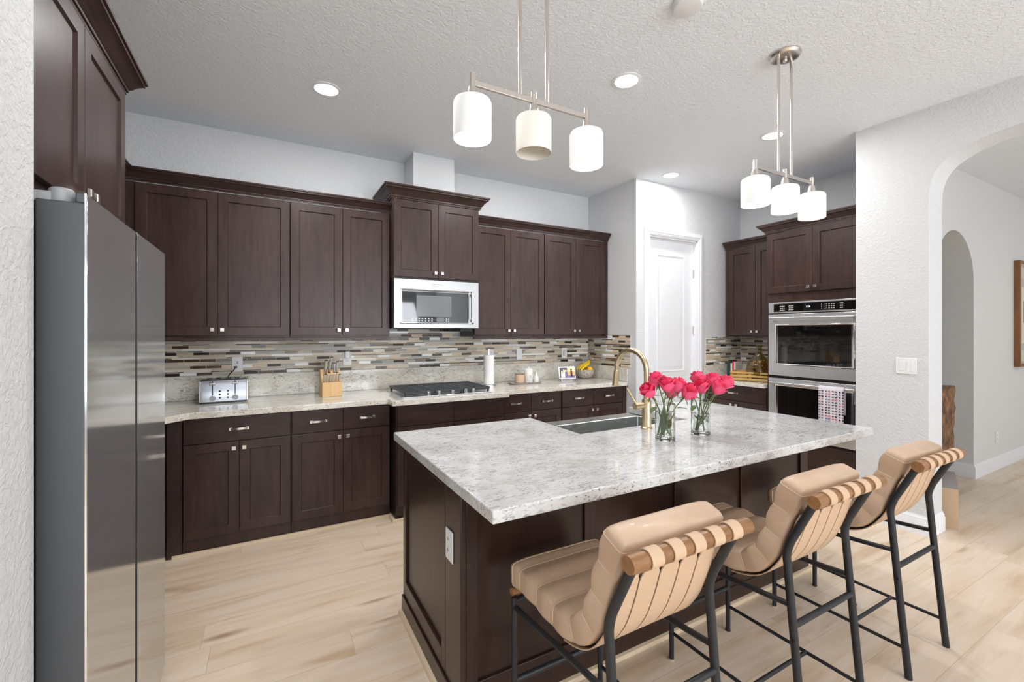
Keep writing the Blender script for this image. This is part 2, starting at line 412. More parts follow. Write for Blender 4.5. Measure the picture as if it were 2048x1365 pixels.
def cabinet(name, label, cat, loc, rotz, W, D, z0, z1, doors=(), drawers=(), knob_top=True, group=None, body_mat=None, extra=None, face=None):
    """local frame: x width, front at y=0, depth +y. doors: (x0,x1,z0,z1,knob side 'l'/'r'/None)"""
    t = thing(name, label, cat, loc, rotz, group)
    bm_ = MB().box(0, 0, z0, W, D, z1)
    if extra: extra(bm_)
    bm_.build('cabinet_body', body_mat or CAB, t, bevel=.0015)
    for (a, b_, c, d, side) in doors:
        m = MB(); shaker(m, a, b_, c, d, -.001)
        o = m.build('door', CAB, t)
        if side:
            kx = a+.028 if side == 'l' else b_-.028
            knob_mesh(o, kx, (d-.04) if knob_top else (c+.04), -.021)
    for (a, b_, c, d, pull) in drawers:
        m = MB().box(a, -.021, c, b_, -.001, d); o = m.build('drawer', CABX, t, bevel=.002)
        if pull: pull_mesh(o, (a+b_)/2, (c+d)/2, -.021)
    return t
FB = 3.452   # carcass front of base run (door front 3.431)
g = 'base cabinets'
def basec(x0, x1, label, ndoor=2, ndraw=1, fy=FB, pulls=True, left=.0, wdraw=None):
    W = x1-x0; doors = []; draws = []; m = .004
    ww = (W-2*m)/ndoor
    for i in range(ndoor):
        side = ('r' if i % 2 == 0 else 'l') if ndoor > 1 else 'r'
        doors.append((m+i*ww+.0015, m+(i+1)*ww-.0015, .102, .703, side))
    wd = (W-2*m)/ndraw
    for i in range(ndraw): draws.append((m+i*wd+.0015, m+(i+1)*wd-.0015, .709, .868, pulls))
    return cabinet('base_cabinet', label, 'cabinet', (x0, fy, 0), 0, W, WB-fy-.004, .0, .872, doors, draws)
basec(-.476, .137, 'dark base cabinet below the toaster with one wide drawer over two doors', 2, 1)
basec(.139, .822, 'dark base cabinet below the knife block with two drawers over two doors', 2, 2)
# cooktop cabinet, stepped forward
basec(.845, 1.755, 'dark base cabinet under the gas cooktop, stepped forward, plain drawer fronts', 2, 2, fy=3.345, pulls=False)
basec(1.757, 2.433, 'dark base cabinet right of the cooktop below the paper towel, two drawers', 2, 2)
basec(2.435, 3.20, 'dark base cabinet below the framed photo display at the pantry corner', 2, 2)
# fillers
tag(MB().box(-.556, 3.445, 0, -.478, WB-.01, .872).build('corner_filler', CAB), 'dark vertical wood filler strip in the corner beside the refrigerator', 'filler panel')
tag(MB().box(3.202, 3.435, 0, 3.252, WB-.01, .872).build('corner_filler', CAB), 'dark narrow filler strip between base drawers and pantry wall', 'filler panel')
cabinet('base_cabinet', 'dark base cabinet on the left wall between refrigerator and corner', 'cabinet', (-.58, 2.41, 0), PI/2, 1.03, .57, 0, .872,
        [(.04, .50, .102, .703, 'r'), (.503, .96, .102, .703, 'l')], [(.04, .96, .709, .868, True)])
# shoe moulding strips
def shoe(path, sgn=-1):
    m = MB(); prof = [(0, 0), (.018, 0), (.017, .008), (.012, .015), (.0, .019)]; sweep2d(m, path, prof, 0.0005, sgn); return m
struct('trim_1', shoe([(-.53, 3.446), (.826, 3.446), (.826, 3.323), (1.775, 3.323), (1.775, 3.430), (3.2, 3.430)]), SHOE)

# uppers
UF = 3.731
def upper(x0, x1, label, fy=UF, z0=1.385, z1=2.415, dz0=1.402, dz1=2.408, stile=0.0):
    W = x1-x0; ww = (W-.004)/2
    return cabinet('upper_cabinet', label, 'cabinet', (x0, fy, 0), 0, W, WB-fy-.004, z0, z1,
                   [(.002+.0015, .002+ww-.0015, dz0, dz1, 'r'), (.002+ww+.0015, .002+2*ww-.0015, dz0, dz1, 'l')], knob_top=False)
upper(-.768, .141, 'dark two-door wall cabinet above the toaster, leftmost of back wall')
upper(.143, .886, 'dark two-door wall cabinet above the knife block, left of microwave')
upper(1.652, 2.418, 'dark two-door wall cabinet directly right of the microwave')
upper(2.42, 3.20, 'dark two-door wall cabinet nearest the pantry corner on back wall')
tag(MB().box(3.201, UF-.012, 1.385, 3.247, WB-.004, 2.415).build('end_panel', CAB), 'dark narrow end panel closing the wall cabinets at pantry corner', 'panel')
tag(MB().box(-.832, UF-.006, 1.385, -.770, WB-.004, 2.415).build('corner_filler', CAB), 'dark filler strip left of the first back wall cabinet door', 'filler panel')
cabinet('upper_cabinet', 'dark wall cabinet on the left wall behind the refrigerator cabinet', 'cabinet', (-.833, 2.425, 0), PI/2, 1.30, .322, 1.385, 2.415,
        [(.01, .62, 1.402, 2.408, 'r'), (.623, 1.26, 1.402, 2.408, 'l')], knob_top=False)
# hood cabinet
HF = 3.622
hood = upper(.888, 1.650, 'taller dark two-door cabinet above the microwave with its own crown', fy=HF, z0=1.872, z1=2.52, dz0=1.885, dz1=2.515)
CROWN = [(0, 0), (.014, 0), (.014, .010), (.020, .012), (.020, .022), (.030, .030), (.042, .048), (.058, .062), (.066, .066), (.066, .076), (.074, .078), (.074, .090), (0, .090)]
def crown(path, z0, sgn, sc=1.0):
    m = MB(); sweep2d(m, path, [(a*sc, b*sc) for a, b in CROWN], z0, sgn); return m
tag(crown([(-.835, 2.49), (-.835, UF-.006), (.886, UF-.006)], 2.4165, -1, .88).build('crown_moulding', CABX), 'dark crown moulding along wall cabinets left of the microwave', 'crown moulding')
tag(crown([(1.652, UF-.006), (3.249, UF-.006)], 2.4165, -1, .88).build('crown_moulding', CABX), 'dark crown moulding along wall cabinets right of the microwave', 'crown moulding')
m = MB(); sweep2d(m, [(0, .40), (0, -.002), (.762, -.002), (.762, .40)], [(a*1.12, b*1.12) for a, b in CROWN], 2.5205, -1); m.build('crown_moulding', CABX, hood)
# light rail under uppers
def rail(x0, x1, y, z=1.361):
    m = MB().box(x0, y, z, x1, y+.02, 1.384); return m
tag(rail(-.83, .886, UF-.012).build('light_rail', CAB), 'dark wooden light rail beneath wall cabinets left of the microwave', 'light rail')
tag(rail(1.652, 3.247, UF-.012).build('light_rail', CAB), 'dark wooden light rail beneath wall cabinets right of the microwave', 'light rail')

# fridge cabinet (over the refrigerator)
FCX = -.541
fc = cabinet('refrigerator_cabinet', 'deep dark cabinet above the refrigerator with two shaker doors', 'cabinet', (FCX, 1.40, 0), PI/2, 1.005, .61, 1.80, 2.425,
             [(.055, .515, 1.825, 2.415, 'r'), (.518, .978, 1.825, 2.415, 'l')], knob_top=False)
m = MB(); sweep2d(m, [(0, -.002), (1.005, -.002), (1.005, .60)], [(a*1.0, b*1.0) for a, b in CROWN], 2.4255, -1); m.build('crown_moulding', CABX, fc)
MB().box(.98, .0, 0.0, 1.005, .60, 1.799).build('side_panel', CAB, fc)

# right run: oven tower, upper, base
OX = 4.301
def oven_front(label):
    t = thing('oven_cabinet', label, 'cabinet', (OX, 2.585, 0), -PI/2)
    W = .84; D = .635
    MB().box(0, 0, 0, .021, D, 2.385).box(W-.021, 0, 0, W, D, 2.385).box(.021, 0, 1.712, W-.021, D, 2.385).box(.021, 0, 0, W-.021, D, .425).box(.021, .6, .425, W-.021, D, 1.712).build('cabinet_body', CAB, t, bevel=.0015)
    for a, b_, s in ((.004, .419, 'r'), (.421, .836, 'l')):
        m = MB(); shaker(m, a, b_, 1.80, 2.378, -.001); o = m.build('door', CAB, t)
        knob_mesh(o, b_-.028 if s == 'r' else a+.028, 1.84, -.021)
    m = MB().box(.004, -.021, .22, .836, -.001, .415); m.build('drawer', CABX, t, bevel=.002)
    m = MB(); sweep2d(m, [(0, .235), (0, -.002), (W, -.002)], CROWN, 2.3855, -1); m.build('crown_moulding', CABX, t)
    return t
oc = oven_front('tall dark oven cabinet with two upper doors, against the arch wall')
ru = cabinet('upper_cabinet', 'dark two-door wall cabinet between pantry wall and oven tower', 'cabinet', (4.632, 3.268, 0), -PI/2, .68, .304, 1.375, 2.365,
        [(.045, .361, 1.392, 2.357, 'r'), (.364, .68, 1.392, 2.357, 'l')], knob_top=False)
m = MB(); sweep2d(m, [(0, -.002), (.68, -.002)], [(a*.95, b*.95) for a, b in CROWN], 2.3655, -1); m.build('crown_moulding', CABX, ru)
cabinet('base_cabinet', 'dark base cabinet under the fruit crate counter beside ovens', 'cabinet', (4.301, 3.285, 0), -PI/2, .698, .63, 0, .872,
        [(.02, .36, .102, .703, 'r'), (.363, .694, .102, .703, 'l')], [(.02, .694, .709, .868, True)])

# ---------------------------------------------------------------- countertops
def slab(poly, z0, z1, name, m, **k): return MB().prism(poly, z0, z1, 'z').build(name, m, bevel=.004, **k)
cp = [(-.545, 2.412), (-.545, 3.30), (-.44, 3.405), (.80, 3.405), (.80, 3.285), (1.79, 3.285), (1.79, 3.405), (3.253, 3.405), (3.253, 4.058), (-1.158, 4.058), (-1.158, 2.412)]
ct = slab(cp, .873, .914, 'countertop', GRW); tag(ct, 'speckled cream granite countertop along the back and left walls', 'countertop')
bs = MB().box(-1.137, 4.038, .9145, 3.234, 4.058, 1.095).box(-1.158, 2.41, .9145, -1.138, 4.058, 1.095).box(3.235, 3.41, .9145, 3.254, 4.058, 1.06)
bs.build('granite_upstand', GRW, ct, bevel=.002)
rc = slab([(4.25, 3.295), (4.25, 2.59), (4.936, 2.59), (4.936, 3.295)], .873, .914, 'countertop', GRW); tag(rc, 'short granite countertop beside the ovens under the wooden crate', 'countertop')
MB().box(4.26, 3.277, .9145, 4.936, 3.297, 1.055).box(4.917, 2.59, .9145, 4.936, 3.276, 1.055).build('granite_upstand', GRW, rc, bevel=.002)

# ---------------------------------------------------------------- mosaic tile
def tilemat():
    m = mat('glass_stone_mosaic', (.5, .5, .5, 1), .2); t = NT(m)
    a = t.n('ShaderNodeAttribute', attribute_name='tile_col'); t.l(a.outputs['Color'], t.b.inputs['Base Color'])
    t.l(t.math('MULTIPLY_ADD', a.outputs['Alpha'], .35, .16), t.b.inputs['Roughness']); return m
TILE = tilemat(); GROUT = mat('tile_grout', rgb(224, 216, 198), .8)
PAL = [(rgb(38, 24, 17), 16), (rgb(84, 64, 46), 15), (rgb(132, 120, 106), 9), (rgb(196, 184, 162), 13), (rgb(222, 212, 192), 13), (rgb(220, 196, 168), 10), (rgb(246, 248, 248), 15), (rgb(170, 170, 164), 9), (rgb(188, 176, 168), 6)]
PT = [(rgb(38, 28, 22), 22), (rgb(120, 112, 100), 5), (rgb(206, 198, 184), 12), (rgb(190, 186, 176), 8), (rgb(222, 224, 222), 6)]
def pick(P):
    r = random.uniform(0, sum(w for _, w in P))
    for c, w_ in P:
        r -= w_
        if r <= 0: return c
    return P[-1][0]
def tiles(regions, fn, name, label):
    """regions: (u0,u1,v0,v1) ; fn(u,v,d) -> xyz, d = height off wall"""
    vs, fs, cols, mi = [], [], [], []
    def boxq(u0, u1, v0, v1, d0, d1, col, m_):
        o = len(vs)
        for d in (d0, d1):
            for (u, v) in ((u0, v0), (u1, v0), (u1, v1), (u0, v1)): vs.append(fn(u, v, d))
        for q in ((0, 1, 2, 3), (4, 5, 6, 7), (0, 1, 5, 4), (1, 2, 6, 5), (2, 3, 7, 6), (3, 0, 4, 7)):
            fs.append(tuple(i+o for i in q)); cols.append(col); mi.append(m_)
    G = .0030
    for (u0, u1, v0, v1) in regions:
        boxq(u0, u1, v0, v1, 0.0005, .005, (.5, .5, .5, 1), 1)
        v = v0+.001; k = 0
        while v < v1-.004:
            h = (.0205, .0065, .0150)[k % 3]; h2 = min(h, v1-v-.0005); L = (.098, .165, .30)[k % 3]
            u = u0+.001-random.uniform(0, L)
            while u < u1-.002:
                a = max(u, u0+.001); b_ = min(u+L, u1-.001)
                if b_-a > .004:
                    c = pick(PT if k % 3 == 1 else PAL) if k % 3 != 2 else pick(PAL[3:])
                    boxq(a, b_, v, v+h2, .005, .0075, (c[0], c[1], c[2], random.random()), 0)
                u += L+G
            v += h+G; k += 1
    me = bpy.data.meshes.new(name); me.from_pydata(vs, [], fs); me.materials.append(TILE); me.materials.append(GROUT)
    me.polygons.foreach_set('material_index', mi)
    ca = me.color_attributes.new('tile_col', 'FLOAT_COLOR', 'CORNER'); arr = []
    for p, c in zip(me.polygons, cols):
        for _ in p.loop_indices: arr += list(c)
    ca.data.foreach_set('color', arr)
    import bmesh
    bm = bmesh.new(); bm.from_mesh(me); bmesh.ops.recalc_face_normals(bm, faces=bm.faces); bm.to_mesh(me); bm.free()
    o = bpy.data.objects.new(name, me); C.objects.link(o); return tag(o, label, 'backsplash')
tiles([(-1.15, 3.248, 1.096, 1.383), (.890, 1.648, 1.3835, 1.456)], lambda u, v, d: (u, WB-d, v), 'tile_backsplash', 'linear mosaic tile backsplash on back wall in brown, beige and silver')
tiles([(3.375, 4.05, 1.062, 1.398)], lambda u, v, d: (PX-d, u, v), 'tile_backsplash', 'narrow mosaic tile backsplash on pantry side wall near the bananas')
tiles([(4.315, RX-.01, 1.057, 1.374)], lambda u, v, d: (u, PY-d, v), 'tile_backsplash', 'mosaic tile backsplash right of the pantry door, greyer')
tiles([(2.59, 3.285, 1.057, 1.374)], lambda u, v, d: (RX-d, u, v), 'tile_backsplash', 'mosaic tile backsplash behind the demijohn')

# ---------------------------------------------------------------- island
IX0, IX1, IY0, IY1 = .60, 2.84, 1.463, 2.232
isl = thing('kitchen_island', 'dark panelled kitchen island base in the middle of the room', 'kitchen island', ((IX0+IX1)/2, (IY0+IY1)/2, 0))
ox, oy = isl.location.x, isl.location.y
ib = MB().box(IX0+.02-ox, IY0+.02-oy, 0, 1.33-ox, IY1-oy, .872).box(1.33-ox, IY0+.02-oy, 0, 2.18-ox, 1.74-oy, .872).box(1.33-ox, 1.74-oy, 0, 2.18-ox, IY1-oy, .60).box(2.18-ox, IY0+.02-oy, 0, IX1-ox, IY1-oy, .872)
ib.build('cabinet_body', CABI, isl, bevel=.001)
# front frame (faces -Y): stiles and rails with recessed panels
ff = MB()
st = [(.62, .668), (1.155, 1.211), (1.694, 1.753), (2.20, 2.262), (2.765, IX1)]
for a, b_ in st: ff.box(a-ox, IY0-oy, .0, b_-ox, IY0+.0195-oy, .872)
for (a, b_), (c, d) in zip(st[:-1], st[1:]):
    ff.box(b_-ox, IY0-oy, 0, c-ox, IY0+.0195-oy, .148); ff.box(b_-ox, IY0-oy, .82, c-ox, IY0+.0195-oy, .872)
    ff.box(b_-ox, IY0+.012-oy, .148, c-ox, IY0+.0195-oy, .82)
ff.box(.70-ox, IY0-.006-oy, .001, IX1-ox, IY0-oy, .092)
ff.build('front_panelling', CABI, isl, bevel=.0025)
ep = MB()
for a, b_ in ((IY0+.021, 1.622), (1.6245, 1.667), (2.19, IY1)): ep.box(IX0-ox, a-oy, 0, IX0+.0195-ox, b_-oy, .872)
ep.box(IX0-ox, 1.667-oy, 0, IX0+.0195-ox, 2.19-oy, .17).box(IX0-ox, 1.667-oy, .82, IX0+.0195-ox, 2.19-oy, .872).box(IX0+.012-ox, 1.667-oy, .17, IX0+.0195-ox, 2.19-oy, .82)
ep.box(IX0-.008-ox, IY0+.021-oy, .001, IX0-ox, IY1-oy, .092)
ep.build('end_panel', CABI, isl, bevel=.0025)
MB().box(IX0-.004-ox, IY0-.004-oy, 0, IX0+.0195-ox, IY0+.0205-oy, .872).build('corner_post', CABI, isl, bevel=.004)
sm = MB(); sweep2d(sm, [(IX0-.008-ox, IY1-oy), (IX0-.008-ox, IY0-.006-oy), (IX1-ox, IY0-.006-oy)], [(0, 0), (.018, 0), (.017, .008), (.012, .015), (.0, .019)], .0005, -1); 
sm.build('shoe_moulding', SHOE, isl, label='light oak shoe moulding')
# sink-side doors on the far side of the island
for i, (a, b_) in enumerate(((.64, 1.32), (2.20, 2.80))):
    m = MB(); shaker(m, a-ox, b_-ox, .11, .86, 0); m.v = [(x, -(y)+(IY1-oy)+.001, z) for x, y, z in m.v]; m.build('door', CABI, isl)
top = slab([(.556, 1.12), (2.806, 1.12), (2.806, 2.25), (2.15, 2.25), (2.15, 1.765), (1.366, 1.765), (1.366, 2.25), (.556, 2.25)], .874, .914, 'island_countertop', GRI)
tag(top, 'large white and grey granite island countertop with overhang above the stools', 'countertop')
# apron sink
sk = thing('apron_sink', 'stainless steel apron sink set into the back of the island', 'sink', (1.758, 2.0, .6))
sx0, sx1, sy0, sy1 = 1.352-1.758, 2.164-1.758, 1.75-2.0, 2.262-2.0
zt = .872-.6; zb = .615-.6; wl = .014
sm = MB()
def rect(x0, x1, y0, y1, z): return [(x0, y0, z), (x1, y0, z), (x1, y1, z), (x0, y1, z)]
iw = (sx0+.03, sx1-.03, sy0+.03, sy1-.115)
sm.loft([rect(sx0, sx1, sy0, sy1, zb-.013), rect(sx0, sx1, sy0, sy1, zt), rect(*iw, zt), rect(iw[0]+.003, iw[1]-.003, iw[2]+.003, iw[3]-.003, zb+.02), rect(iw[0]+.02, iw[1]-.02, iw[2]+.02, iw[3]-.02, zb)])
sm.build('basin', SINKM, sk, bevel=.004)
MB().lathe([(.0, 0.0005), (.045, 0.0005), (.045, .004), (.035, .003), (.01, .001), (0, .001)], (0, -.02, zb), 24).build('drain', CHROME, sk)
# faucet
fa = thing('kitchen_faucet', 'brushed gold gooseneck faucet with pull-down head on the island', 'faucet', (1.755, 1.703, .9145))
MB().lathe([(.030, 0), (.030, .004), (.027, .008), (.025, .010), (.025, .145), (.022, .152), (.015, .156)], seg=32).build('faucet_body', BRASS, fa)
pts = [(0, 0, .15), (0, 0, .20), (0, 0, .25), (0, 0, .295)]+[(0, .115-.115*math.cos(PI*i/16), .295+.115*math.sin(PI*i/16)) for i in range(1, 17)]
MB().tube(pts, .0145, 20).build('neck', BRASS, fa)
MB().tube([(0, .230, .296), (0, .231, .290)], .0135, 20).build('neck_ring', CHROME, fa)
MB().tube([(0, .231, .290), (0, .233, .27), (0, .242, .20)], [.0155, .0165, .0185], 20).build('spray_head', BRASS, fa)
h = MB().cyl((-.018, 0, .122), (-.052, 0, .122), .016, .016).cyl((-.052, 0, .122), (-.085, 0, .122), .0175, .0175); h.build('handle_hub', BRASS, fa)
MB().tube([(-.07, 0, .130), (-.085, .015, .165), (-.105, .035, .215)], [.0065, .006, .0055], 14).build('lever', BRASS, fa)

# ---------------------------------------------------------------- refrigerator
fg = thing('refrigerator', 'tall side-by-side refrigerator with reflective steel doors and grey sides', 'refrigerator', (-.78, 1.85, 0))
def F(m): return m
MB().box(-.355, -.445, .03, .305, .445, 1.715).build('fridge_body', FRSIDE, fg, bevel=.004)
MB().box(-.33, -.43, 0.0, .28, .43, .03).build('base_grille', BLACKP, fg)
for (a, b_) in ((-.450, -.016), (.009, .449)):
    m = MB()
    poly = [(.315, a), (.402, a), (.402, b_), (.315, b_)]
    d = MB().box(.315, a, .04, .400, b_, 1.727).box(.383, a, 1.727, .400, b_, 1.75)
    o = d.build('fridge_door', FRSIDE, fg, bevel=.003)
    MB().box(.4005, a+.0025, .043, .4035, b_-.0025, 1.747).build('steel_face', FRDOOR, o, bevel=.0008, label='mirror-like steel door face')
    MB().box(.3995, a, .04, .4032, a+.0022, 1.7495).build('edge_trim', CHROME, o)
for s in (-1, 1):
    hc = MB().lathe([(.0, 0), (.021, 0), (.023, .004), (.023, .030), (.019, .035), (0, .036)], (.350, s*.415, 1.7275), 24)
    hc.loft([[(.345-.06*k, s*.415-.017-.008*k+s*.004*k, 1.722+.004*math.sin(k)), (.345-.06*k, s*.415+.017+.008*k+s*.004*k, 1.722+.004*math.sin(k)), (.345-.06*k, s*.415+.017+.008*k+s*.004*k, 1.752-.006*math.sin(k*1.2)), (.345-.06*k, s*.415-.017-.008*k+s*.004*k, 1.752-.006*math.sin(k*1.2))] for k in range(5)])
    hc.build('hinge_cover', GPLAST, fg, bevel=.002)

# ---------------------------------------------------------------- microwave
mw = thing('microwave', 'stainless over-the-range microwave below the tall cabinet', 'microwave', (.890, 3.598, 1.4585))
W, H = .758, .41
MB().box(0, .03, -.001, W, .44, H).build('microwave_body', BLACKP, mw, bevel=.002)
m = MB()
def R(x0, x1, z0, z1, y): return [(x0, y, z0), (x1, y, z0), (x1, y, z1), (x0, y, z1)]
m.loft([R(0, W, 0, H, .029), R(0, W, 0, H, .004), R(.004, W-.004, .004, H-.004, 0), R(.05, W-.05, .035, H-.085, 0), R(.06, W-.06, .042, H-.10, .012), R(.062, W-.062, .043, H-.101, .012)])
dm = m.build('microwave_door', MWST, mw)
MB().box(.064, .006, .045, W-.10, .011, H-.103).build('window', BLKGL, mw)
MB().box(.19, .0045, .10, .50, .0055, H-.135).build('window_screen', SCREEN, mw, label='grey inner window screen')
MB().box(.052, -.004, .05, .066, .008, H-.09).box(W-.066, -.002, .05, W-.052, .008, H-.09).build('chrome_strip', CHROME, mw)
hm = MB().tube([(W-.082, -.034, .055), (W-.082, -.034, H-.11)], .0095, 14)
for z in (.065, H-.12): hm.box(W-.090, -.034, z-.012, W-.074, .011, z+.012)
hm.build('handle', STEEL, mw)
bt = MB()
for i in range(7):
    for j in range(2): bt.box(.15+.028*i, .0050, .058+.018*j, .163+.028*i, .0058, .063+.018*j)
for i in range(2):
    for j in range(2): bt.box(.45+.02*i, .0050, .058+.018*j, .458+.02*i, .0058, .066+.018*j)
bt.build('control_marks', PLAST, mw)
MB().box(.365, .0048, .052, .43, .0056, .09).build('clock_display', SCREEN, mw)
bd = MB().box(.325, -.003, H-.052, .435, .0005, H-.027).build('badge', CHROME, mw, bevel=.002)
text('badge_lettering', 'KitchenAid', .0185, bd, (.38, -.0034, H-.0395), (PI/2, 0, 0), BLACKP)
MB().box(.62, .10, -.025, W-.02, .36, -.002).build('vent_cover', BLACKP, mw)

# ---------------------------------------------------------------- double oven
ov = thing('double_oven', 'stainless double wall oven built into the tall oven cabinet', 'oven', (4.282, 2.563, .4275), -PI/2)
W = .795
MB().box(.001, .0225, .0, W-.001, .58, 1.283).build('oven_body', BLACKP, ov)
cpn = MB(); z0 = 1.180
cpn.box(0, 0, z0, W, .022, z0+.102); cpo = cpn.build('control_panel', OVST, ov, bevel=.002)
MB().box(.05, -.002, z0+.012, W-.05, .0005, z0+.088).build('control_glass', BLKGL, cpo, bevel=.001)
for bx in (.11, .19):
    for i in range(3):
        cm = MB()
        for j in range(3): cm.box(bx+.016*i+(j % 2)*.002, -.0028, z0+.025+.018*j, bx+.011+.016*i, -.002, z0+.030+.018*j)
        cm.build('key_mark', PLAST, cpo)
for i in range(6):
    cm = MB()
    for j in range(3): cm.box(.47+.019*i, -.0028, z0+.027+.018*j, .474+.019*i+(.006 if i > 2 else 0), -.002, z0+.032+.018*j)
    cm.build('key_mark', PLAST, cpo)
cm = MB()
for j in range(3): cm.box(.615, -.0028, z0+.027+.018*j, .64, -.002, z0+.034+.018*j)
cm.build('key_mark', PLAST, cpo)
text('clock_digits', '1:26', .022, cpo, (.36, -.0026, z0+.05), (PI/2, 0, 0), GLOW)
def odoor(zb, zt, wz0, wz1):
    m = MB(); m.box(0, -.002, zb, W, .022, zt)
    o = m.build('oven_door', OVST, ov, bevel=.003)
    fr_ = MB(); fr_.loft([R(.066, W-.066, wz0-.012, wz1+.012, -.0025), R(.066, W-.066, wz0-.012, wz1+.012, -.006), R(.072, W-.072, wz0-.006, wz1+.006, -.008), R(.086, W-.086, wz0, wz1, -.003), R(.09, W-.09, wz0, wz1, -.003)])
    fr_.build('window_frame', CHROME, o)
    MB().box(.094, -.0042, wz0+.001, W-.094, -.0032, wz1-.001).build('window', BLKGL, o)
    hb = MB().tube([(.045, -.062, zt-.04), (W-.045, -.062, zt-.04)], .0115, 16)
    for x in (.06, W-.06): hb.loft([R(x-.012, x+.012, zt-.062, zt-.022, -.001), R(x-.010, x+.010, zt-.052, zt-.028, -.062)])
    hb.build('handle', STEEL, o)
    return o
odoor(.583, 1.170, .70, 1.062)
odoor(.01, .556, .12, .485)
# towel on the lower handle
tw = MB(); y0, y1 = 2.563-2.078, 2.563-1.885   # local x
rows = []
front = [(-.076, .10), (-.0785, .20), (-.0795, .30), (-.079, .40), (-.078, .50), (-.076, .522), (-.068, .532), (-.058, .532), (-.050, .525), (-.047, .50), (-.046, .40), (-.045, .30)]
NX = 14
for (yy, zz) in front:
    rows.append([(y0+(y1-y0)*i/NX, yy+.0035*math.sin(i*1.35)*(1-max(0, zz-.42)*8 if zz > .42 else 1), zz+.0) for i in range(NX+1)])
vs = [p for r_ in rows for p in r_]; n = NX+1
fs = [(i*n+k, i*n+k+1, (i+1)*n+k+1, (i+1)*n+k) for i in range(len(rows)-1) for k in range(NX)]
CLOTH = mat('white_cotton', rgb(232, 226, 236), .9)
prt = [mat('print_%s' % nm, c, .9) for nm, c in (('black', rgb(28, 26, 34)), ('purple', rgb(116, 100, 140)), ('red', rgb(196, 52, 92)), ('brown', rgb(140, 106, 84)))]
tw.add(vs, fs, 0)
def prow(zz):
    for (a, b_) in zip(front[:-1], front[1:]):
        if a[1] <= zz <= b_[1]: return a[0]+(b_[0]-a[0])*(zz-a[1])/(b_[1]-a[1])
    return -.078
for c_ in range(4):
    cx_ = y0+.022+c_*.052
    for r_ in range(17):
        zz = .115+r_*.0235; mi = random.choice((1, 1, 1, 1, 2, 2, 2, 3, 4)); wv = random.uniform(.007, .011); hh = random.uniform(.004, .0065)
        for s in (-1, 1):
            x = cx_+s*.0115; y = prow(zz)-.0052
            tw.add([(x+wv*.95*math.cos(a)*.9, y, zz+hh*math.sin(a)) for a in [2*PI*q/8 for q in range(8)]], [tuple(range(8))], mi)
tko = thing('dish_towel', 'white dish towel with rows of sunglasses hanging on lower oven handle', 'towel', (4.282, 2.563, .4275), -PI/2)
two = tw.build('towel_cloth', [CLOTH]+prt, tko)
md = two.modifiers.new('thick', 'SOLIDIFY'); md.thickness = .0025; md.offset = 0

# ---------------------------------------------------------------- cooktop
ck = thing('gas_cooktop', 'stainless gas cooktop with black cast iron grates and five knobs', 'cooktop', (1.285, 3.62, .9145))
MB().box(-.385, -.262, 0, .385, .262, .008).build('cooktop_plate', STEEL, ck, bevel=.003)
bn = [(-.255, .13), (-.255, -.08), (0, .06), (.255, .13), (.255, -.08)]
for (bx, by) in bn:
    MB().lathe([(.0, .0085), (.048, .0085), (.05, .016), (.036, .018), (.036, .024), (.03, .027), (0, .028)], (bx, by, 0), 20).build('burner', BLACKP, ck)
for k_, gx in enumerate((-.245, 0, .245)):
    gm = MB(); hw_ = .118; zt = .048
    for s in (-1, 1):
        gm.box(gx+s*hw_-.007, -.235, zt-.016, gx+s*hw_+.007, .245, zt)
        gm.box(gx-hw_, s*.24-.007, zt-.016, gx+hw_, s*.24+.007, zt) if s > 0 else gm.box(gx-hw_, -.242, zt-.022, gx+hw_, -.222, zt-.002)
    for j in range(7): gm.box(gx-hw_, -.18+j*.062-.004, zt-.012, gx+hw_, -.18+j*.062+.004, zt)
    gm.box(gx-.006, -.235, zt-.012, gx+.006, .245, zt)
    for sx in (-1, 1):
        for yy in (-.225, .225): gm.box(gx+sx*.11-.008, yy-.008, .0085, gx+sx*.11+.008, yy+.008, zt-.01)
    gm.build('grate', IRON, ck, bevel=.003)
for kx in (-.175, -.085, .03, .145, .215):
    MB().lathe([(.0, .0085), (.021, .0085), (.021, .013), (.0165, .015), (.0155, .038), (.013, .041), (0, .041)], (kx, -.2385, 0), 20).build('knob', CHROME, ck)

# ---------------------------------------------------------------- counter objects
# toaster
ts = thing('toaster', 'chrome four-slice toaster with two levers near the left outlet', 'toaster', (-.285, 3.86, .9145), math.radians(3))
bx = MB(); hw_, hd, hh = .148, .085, .172
prof = [(-hd, .012), (-hd, hh-.03), (-hd+.01, hh-.01), (-hd+.03, hh), (hd-.03, hh), (hd-.01, hh-.01), (hd, hh-.03), (hd, .012)]
bx.prism([(y, z) for y, z in prof], -hw_+.012, hw_-.012, 'x'); bx.build('toaster_shell', mat('polished_toaster_steel', rgb(168, 172, 178), .22, 1.0), ts, bevel=.002)
for s in (-1, 1):
    MB().prism([(y*1.02, z*1.01) for y, z in prof], s*(hw_-.013), s*hw_, 'x').build('side_cap', STEEL, ts, bevel=.004)
MB().box(-hw_+.01, -hd+.006, 0, hw_-.01, hd-.006, .013).build('toaster_base', BLACKP, ts)
sl = MB()
for xx in (-.105, -.052, .012, .065):
    sl.box(xx, -hd+.03, hh-.001, xx+.03, hd-.03, hh+.0012)
sl.build('bread_slot', BLACKP, ts)
